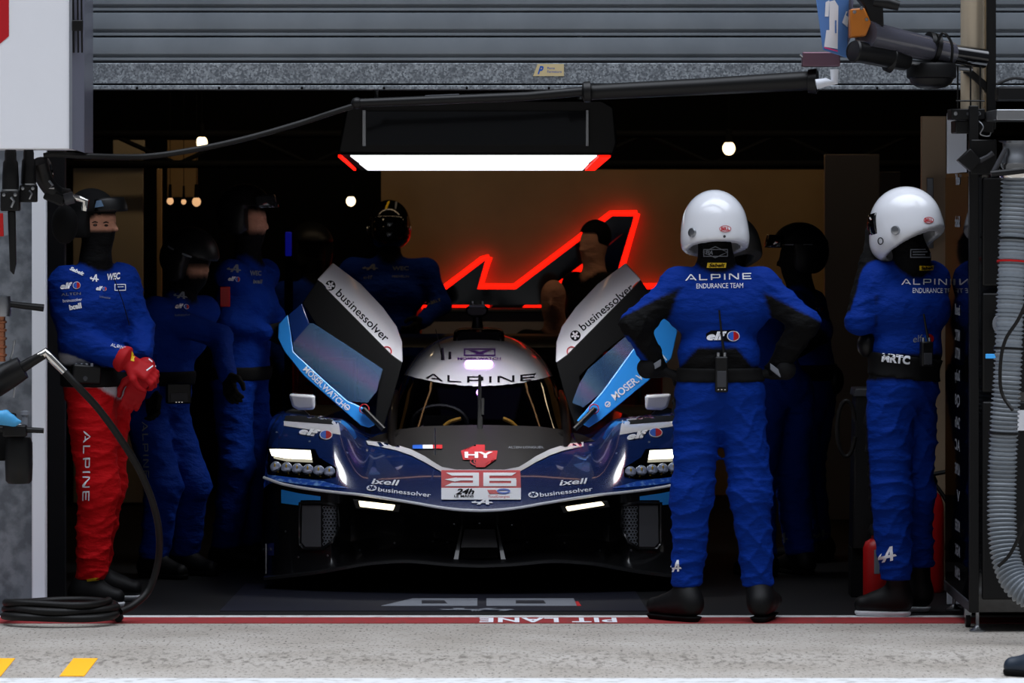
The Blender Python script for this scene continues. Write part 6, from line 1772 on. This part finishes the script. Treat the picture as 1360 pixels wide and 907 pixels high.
t = thing('work_lamp', 'small black square lamp head beside the white board', 'lamp', tuple(P(1292, 212, 19.2)))
MB().prism([P(1272, 213, 19.2), P(1289, 197, 19.2), P(1303, 212, 19.2), P(1290, 228, 19.2)], (0, .08, 0)).build('head', m_black, t, bevel=.004)
MB().tube([P(1300, 214, 19.22), P(1312, 208, 19.24), P(1319, 203, 19.24)], [.012, .01, .012], 10).build('arm', m_darkgrey, t)
MB().boxb(P(1290, 0, 19.25).x, P(1325, 0, 19.25).x, -.72, -.6, P(0, 232, 19.25).z, P(0, 185, 19.25).z).build('mount', m_black, t, bevel=.006)

# fire extinguishers behind the right man, bin and hose loop
def extinguisher(px, py, d, h, r, label):
    c = gm(px, py); c = Vector((P(px, 500, d).x, d - 20, 0))
    t = thing('fire_extinguisher', label, 'fire extinguisher', tuple(c), 'red cylinders behind the right white helmet')
    MB().lathe([(r * .9, 0), (r, .015), (r, h * .8), (r * .8, h * .9), (r * .35, h * .95), (r * .3, h)], c, (0, 0, 1), 28).build('cylinder', m_red, t)
    MB().lathe([(.03, 0), (.034, .02), (.02, .05)], c + Vector((0, 0, h)), (0, 0, 1), 14).build('valve', m_black, t)
    MB().tube([c + Vector((-.01, -.02, h + .05)), c + Vector((.10, -.02, h + .07))], .010, 8).build('handle', m_black, t)
    MB().tube(spline([c + Vector((0, 0, h + .03)), c + Vector((r * 1.3, -.03, h * .8)), c + Vector((r * 1.15, -.03, h * .4))], 6), .010, 8).build('hose', m_rubber, t)
    return t
t = extinguisher(1162, 790, 20.85, .30, .055, 'short red cylinder by the toes of the right white-helmeted man')
lb = [o for o in t.children if o.name.startswith('cylinder')][0]
sticker('label_panel', polys([(1161, 730), (1168, 730), (1168, 762), (1161, 762)]), f, [lb], m_greyink, lb, off=.002)
extinguisher(1236, 790, 21.3, .50, .062, 'taller red cylinder between the right man and the cabinet')
c = Vector((P(1148, 500, 21.0).x, 1.0, 0))
t = thing('waste_bin', 'tall dark slim bin left of the right white-helmeted man', 'bin', tuple(c))
MB().prism([P(1132, 730, 21.0), P(1168, 730, 21.0), P(1166, 520, 21.0), P(1137, 520, 21.0)], (0, .25, 0)).build('body', m_black, t, bevel=.008)
MB().prism([P(1134, 527, 20.99), P(1167, 527, 20.99), P(1166, 516, 20.99), P(1136, 516, 20.99)], (0, .27, 0)).build('lid', m_darkgrey, t, bevel=.006)
MB().prism([P(1128, 790, 20.9), P(1172, 790, 20.9), P(1168, 730, 20.9), P(1132, 730, 20.9)], (0, .2, 0)).build('plinth', m_dark, t, bevel=.004) if False else MB().boxb(c.x - .06, c.x + .06, 1.02, 1.2, 0, P(0, 728, 21).z).build('plinth', m_dark, t, bevel=.004)
(MB().tube([P(1124 + 12 * math.cos(a), 569 + 37 * math.sin(a), 20.95 + .02 * math.sin(a)) for a in np.linspace(.3, 2 * math.pi - .3, 40)], .010, 10).build('hose_loop', m_rubber, t))

# air hose: gun at the left edge, loop past the red trousers, coil on the ground
d = 19.3
t = thing('air_gun', 'black air gun with silver fitting pointing right in front of the white post', 'air gun', tuple(P(20, 495, d)))
MB().tube([P(-12, 512, d), P(12, 498, d), P(30, 488, d)], [.062, .058, .05], 18).build('grip', m_black, t)
MB().tube([P(26, 490, d), P(44, 479, d), P(58, 471, d)], [.026, .022, .020], 14).build('barrel', m_black, t)
MB().tube([P(52, 474, d), P(61, 468, d), P(66, 474, d), P(86, 494, d)], [.020, .021, .019, .017], 14).build('swivel', m_chrome, t)
MB().tube(spline([P(8, 488, d), P(16, 470, d), P(19, 452, d), P(19.5, 458, d)], 5), .004, 8).build('trigger_wire', m_steel, t)
MB().tube([P(20, 510, d), P(18, 528, d)], .004, 8).build('pin', m_steel, t)
hp = spline([P(84, 492, d), P(105, 515, d), P(130, 542, d + .05), P(158, 580, d + .1), P(184, 622, d + .2), P(202, 665, d + .3), P(211, 705, d + .4), P(210, 745, d + .5), P(198, 783, d + .5), P(178, 803, d + .45), P(160, 812, d + .40)], 10)
t = tag(MB().tube(hp, .0155, 14).build('air_hose', m_rubber, None, tuple(P(180, 812, d + .4))), 'black air hose looping past the red trousers down to the ground', 'hose')
co = MB()
cx = P(80, 815, 19.7).x
cp = []
for k in range(120):
    a = 2 * math.pi * k / 40
    r_ = .25 - .012 * (k // 40) + .012 * math.sin(3 * a + k * .1)
    cp.append((cx + r_ * math.cos(a), -.28 + .44 * r_ * math.sin(a) * 2.0, .020 + .028 * (k / 40) + .006 * math.sin(2 * a)))
co.tube(cp, .0165, 12)
tag(co.build('coiled_hose', m_rubber, None, (cx, -.28, 0)), 'coil of black hose lying on the ground at the lower left', 'hose')

# tools hanging at the left edge
d = 19.2
t = thing('wheel_gun', 'copper and steel tool with black handle at the left edge, upper of the two', 'tool', tuple(P(5, 410, d)))
MB().tube([P(-8, 401, d), P(30, 406, d), P(58, 409, d)], [.012, .014, .016], 12).build('handle', m_black, t)
MB().lathe([(.02, 0), (.052, 0), (.054, .05), (.05, .085), (.02, .09)], P(-2, 420, d), (0, 0, 1), 20).build('ring', m_steel, t)
MB().tube([P(1, 420, d), P(1, 480, d)], .02, 14).build('shaft', mat('copper', (168, 112, 84), .35, .9), t)
for k in range(5):
    MB().lathe([(.018, 0), (.026, .004), (.026, .012), (.018, .016)], P(1, 430 + k * 11, d), (0, 0, 1), 16).build('collar', MATS['copper'], t)
t = thing('sleeved_bottle', 'black sleeved bottle hanging below a steel bar at the left edge', 'bottle', tuple(P(25, 640, d)))
MB().lathe([(.045, 0), (.056, .012), (.059, .08), (.058, .17), (.05, .195), (.03, .2)], P(25, 642, d), (0, 0, 1), 24).build('sleeve', m_black, t)
MB().lathe([(.026, 0), (.026, .05), (.02, .06)], P(25, 582, d), (0, 0, 1), 18).build('neck', m_steel, t)
MB().lathe([(.012, 0), (.012, .04), (.018, .045), (.018, .06), (.0, .062)], P(33, 565, d), (0, 0, 1), 14).build('nozzle', m_greyink, t)
MB().tube([P(-10, 570, d - .05), P(20, 570, d - .05), P(58, 572, d - .05)], [.014, .014, .011], 12).build('bar', m_black, t)
MB().box(P(20, 572, d - .05), (.10, .06, .05)).build('bracket', m_black, t, bevel=.008)
MB().box(P(2, 580, d + .05), (.12, .08, .2)).build('holder', m_dark, t, bevel=.01)
s = SDF(.006, .02)
for a, b, r_ in (((-8, 551), (14, 555), .022), ((10, 553), (26, 560), .012), ((2, 556), (20, 563), .014), ((-6, 560), (16, 562), .012)):
    s.cone(P(a[0], a[1], d - .1), P(b[0], b[1], d - .1), r_, r_ * .7)
s.cone(P(0, 552, d - .1), P(8, 547, d - .1), .012, .009)
t = thing('blue_glove', 'light blue disposable glove draped over the bar at the left edge', 'glove', tuple(P(8, 565, d - .1)))
Vv, Q, K = s.mesh(); skin_obj('glove', Vv, Q, None, mat('blue_nitrile', (70, 160, 214), .5), t)

# shoe tip of somebody just outside the frame
pz = dict(root=thing('shoe', 'toe of a dark blue-black shoe at the lower right corner', 'shoe', tuple(gm(1365, 902))))
q = gm(1334, 898)
shoe(pz, q + Vector((.26, -.10, 0)), q + Vector((.0, .04, .0)), q + Vector((.25, -.09, .13)), mat('slate_blue_shoe', (28, 40, 54), .5), m_dsole, name='upper')
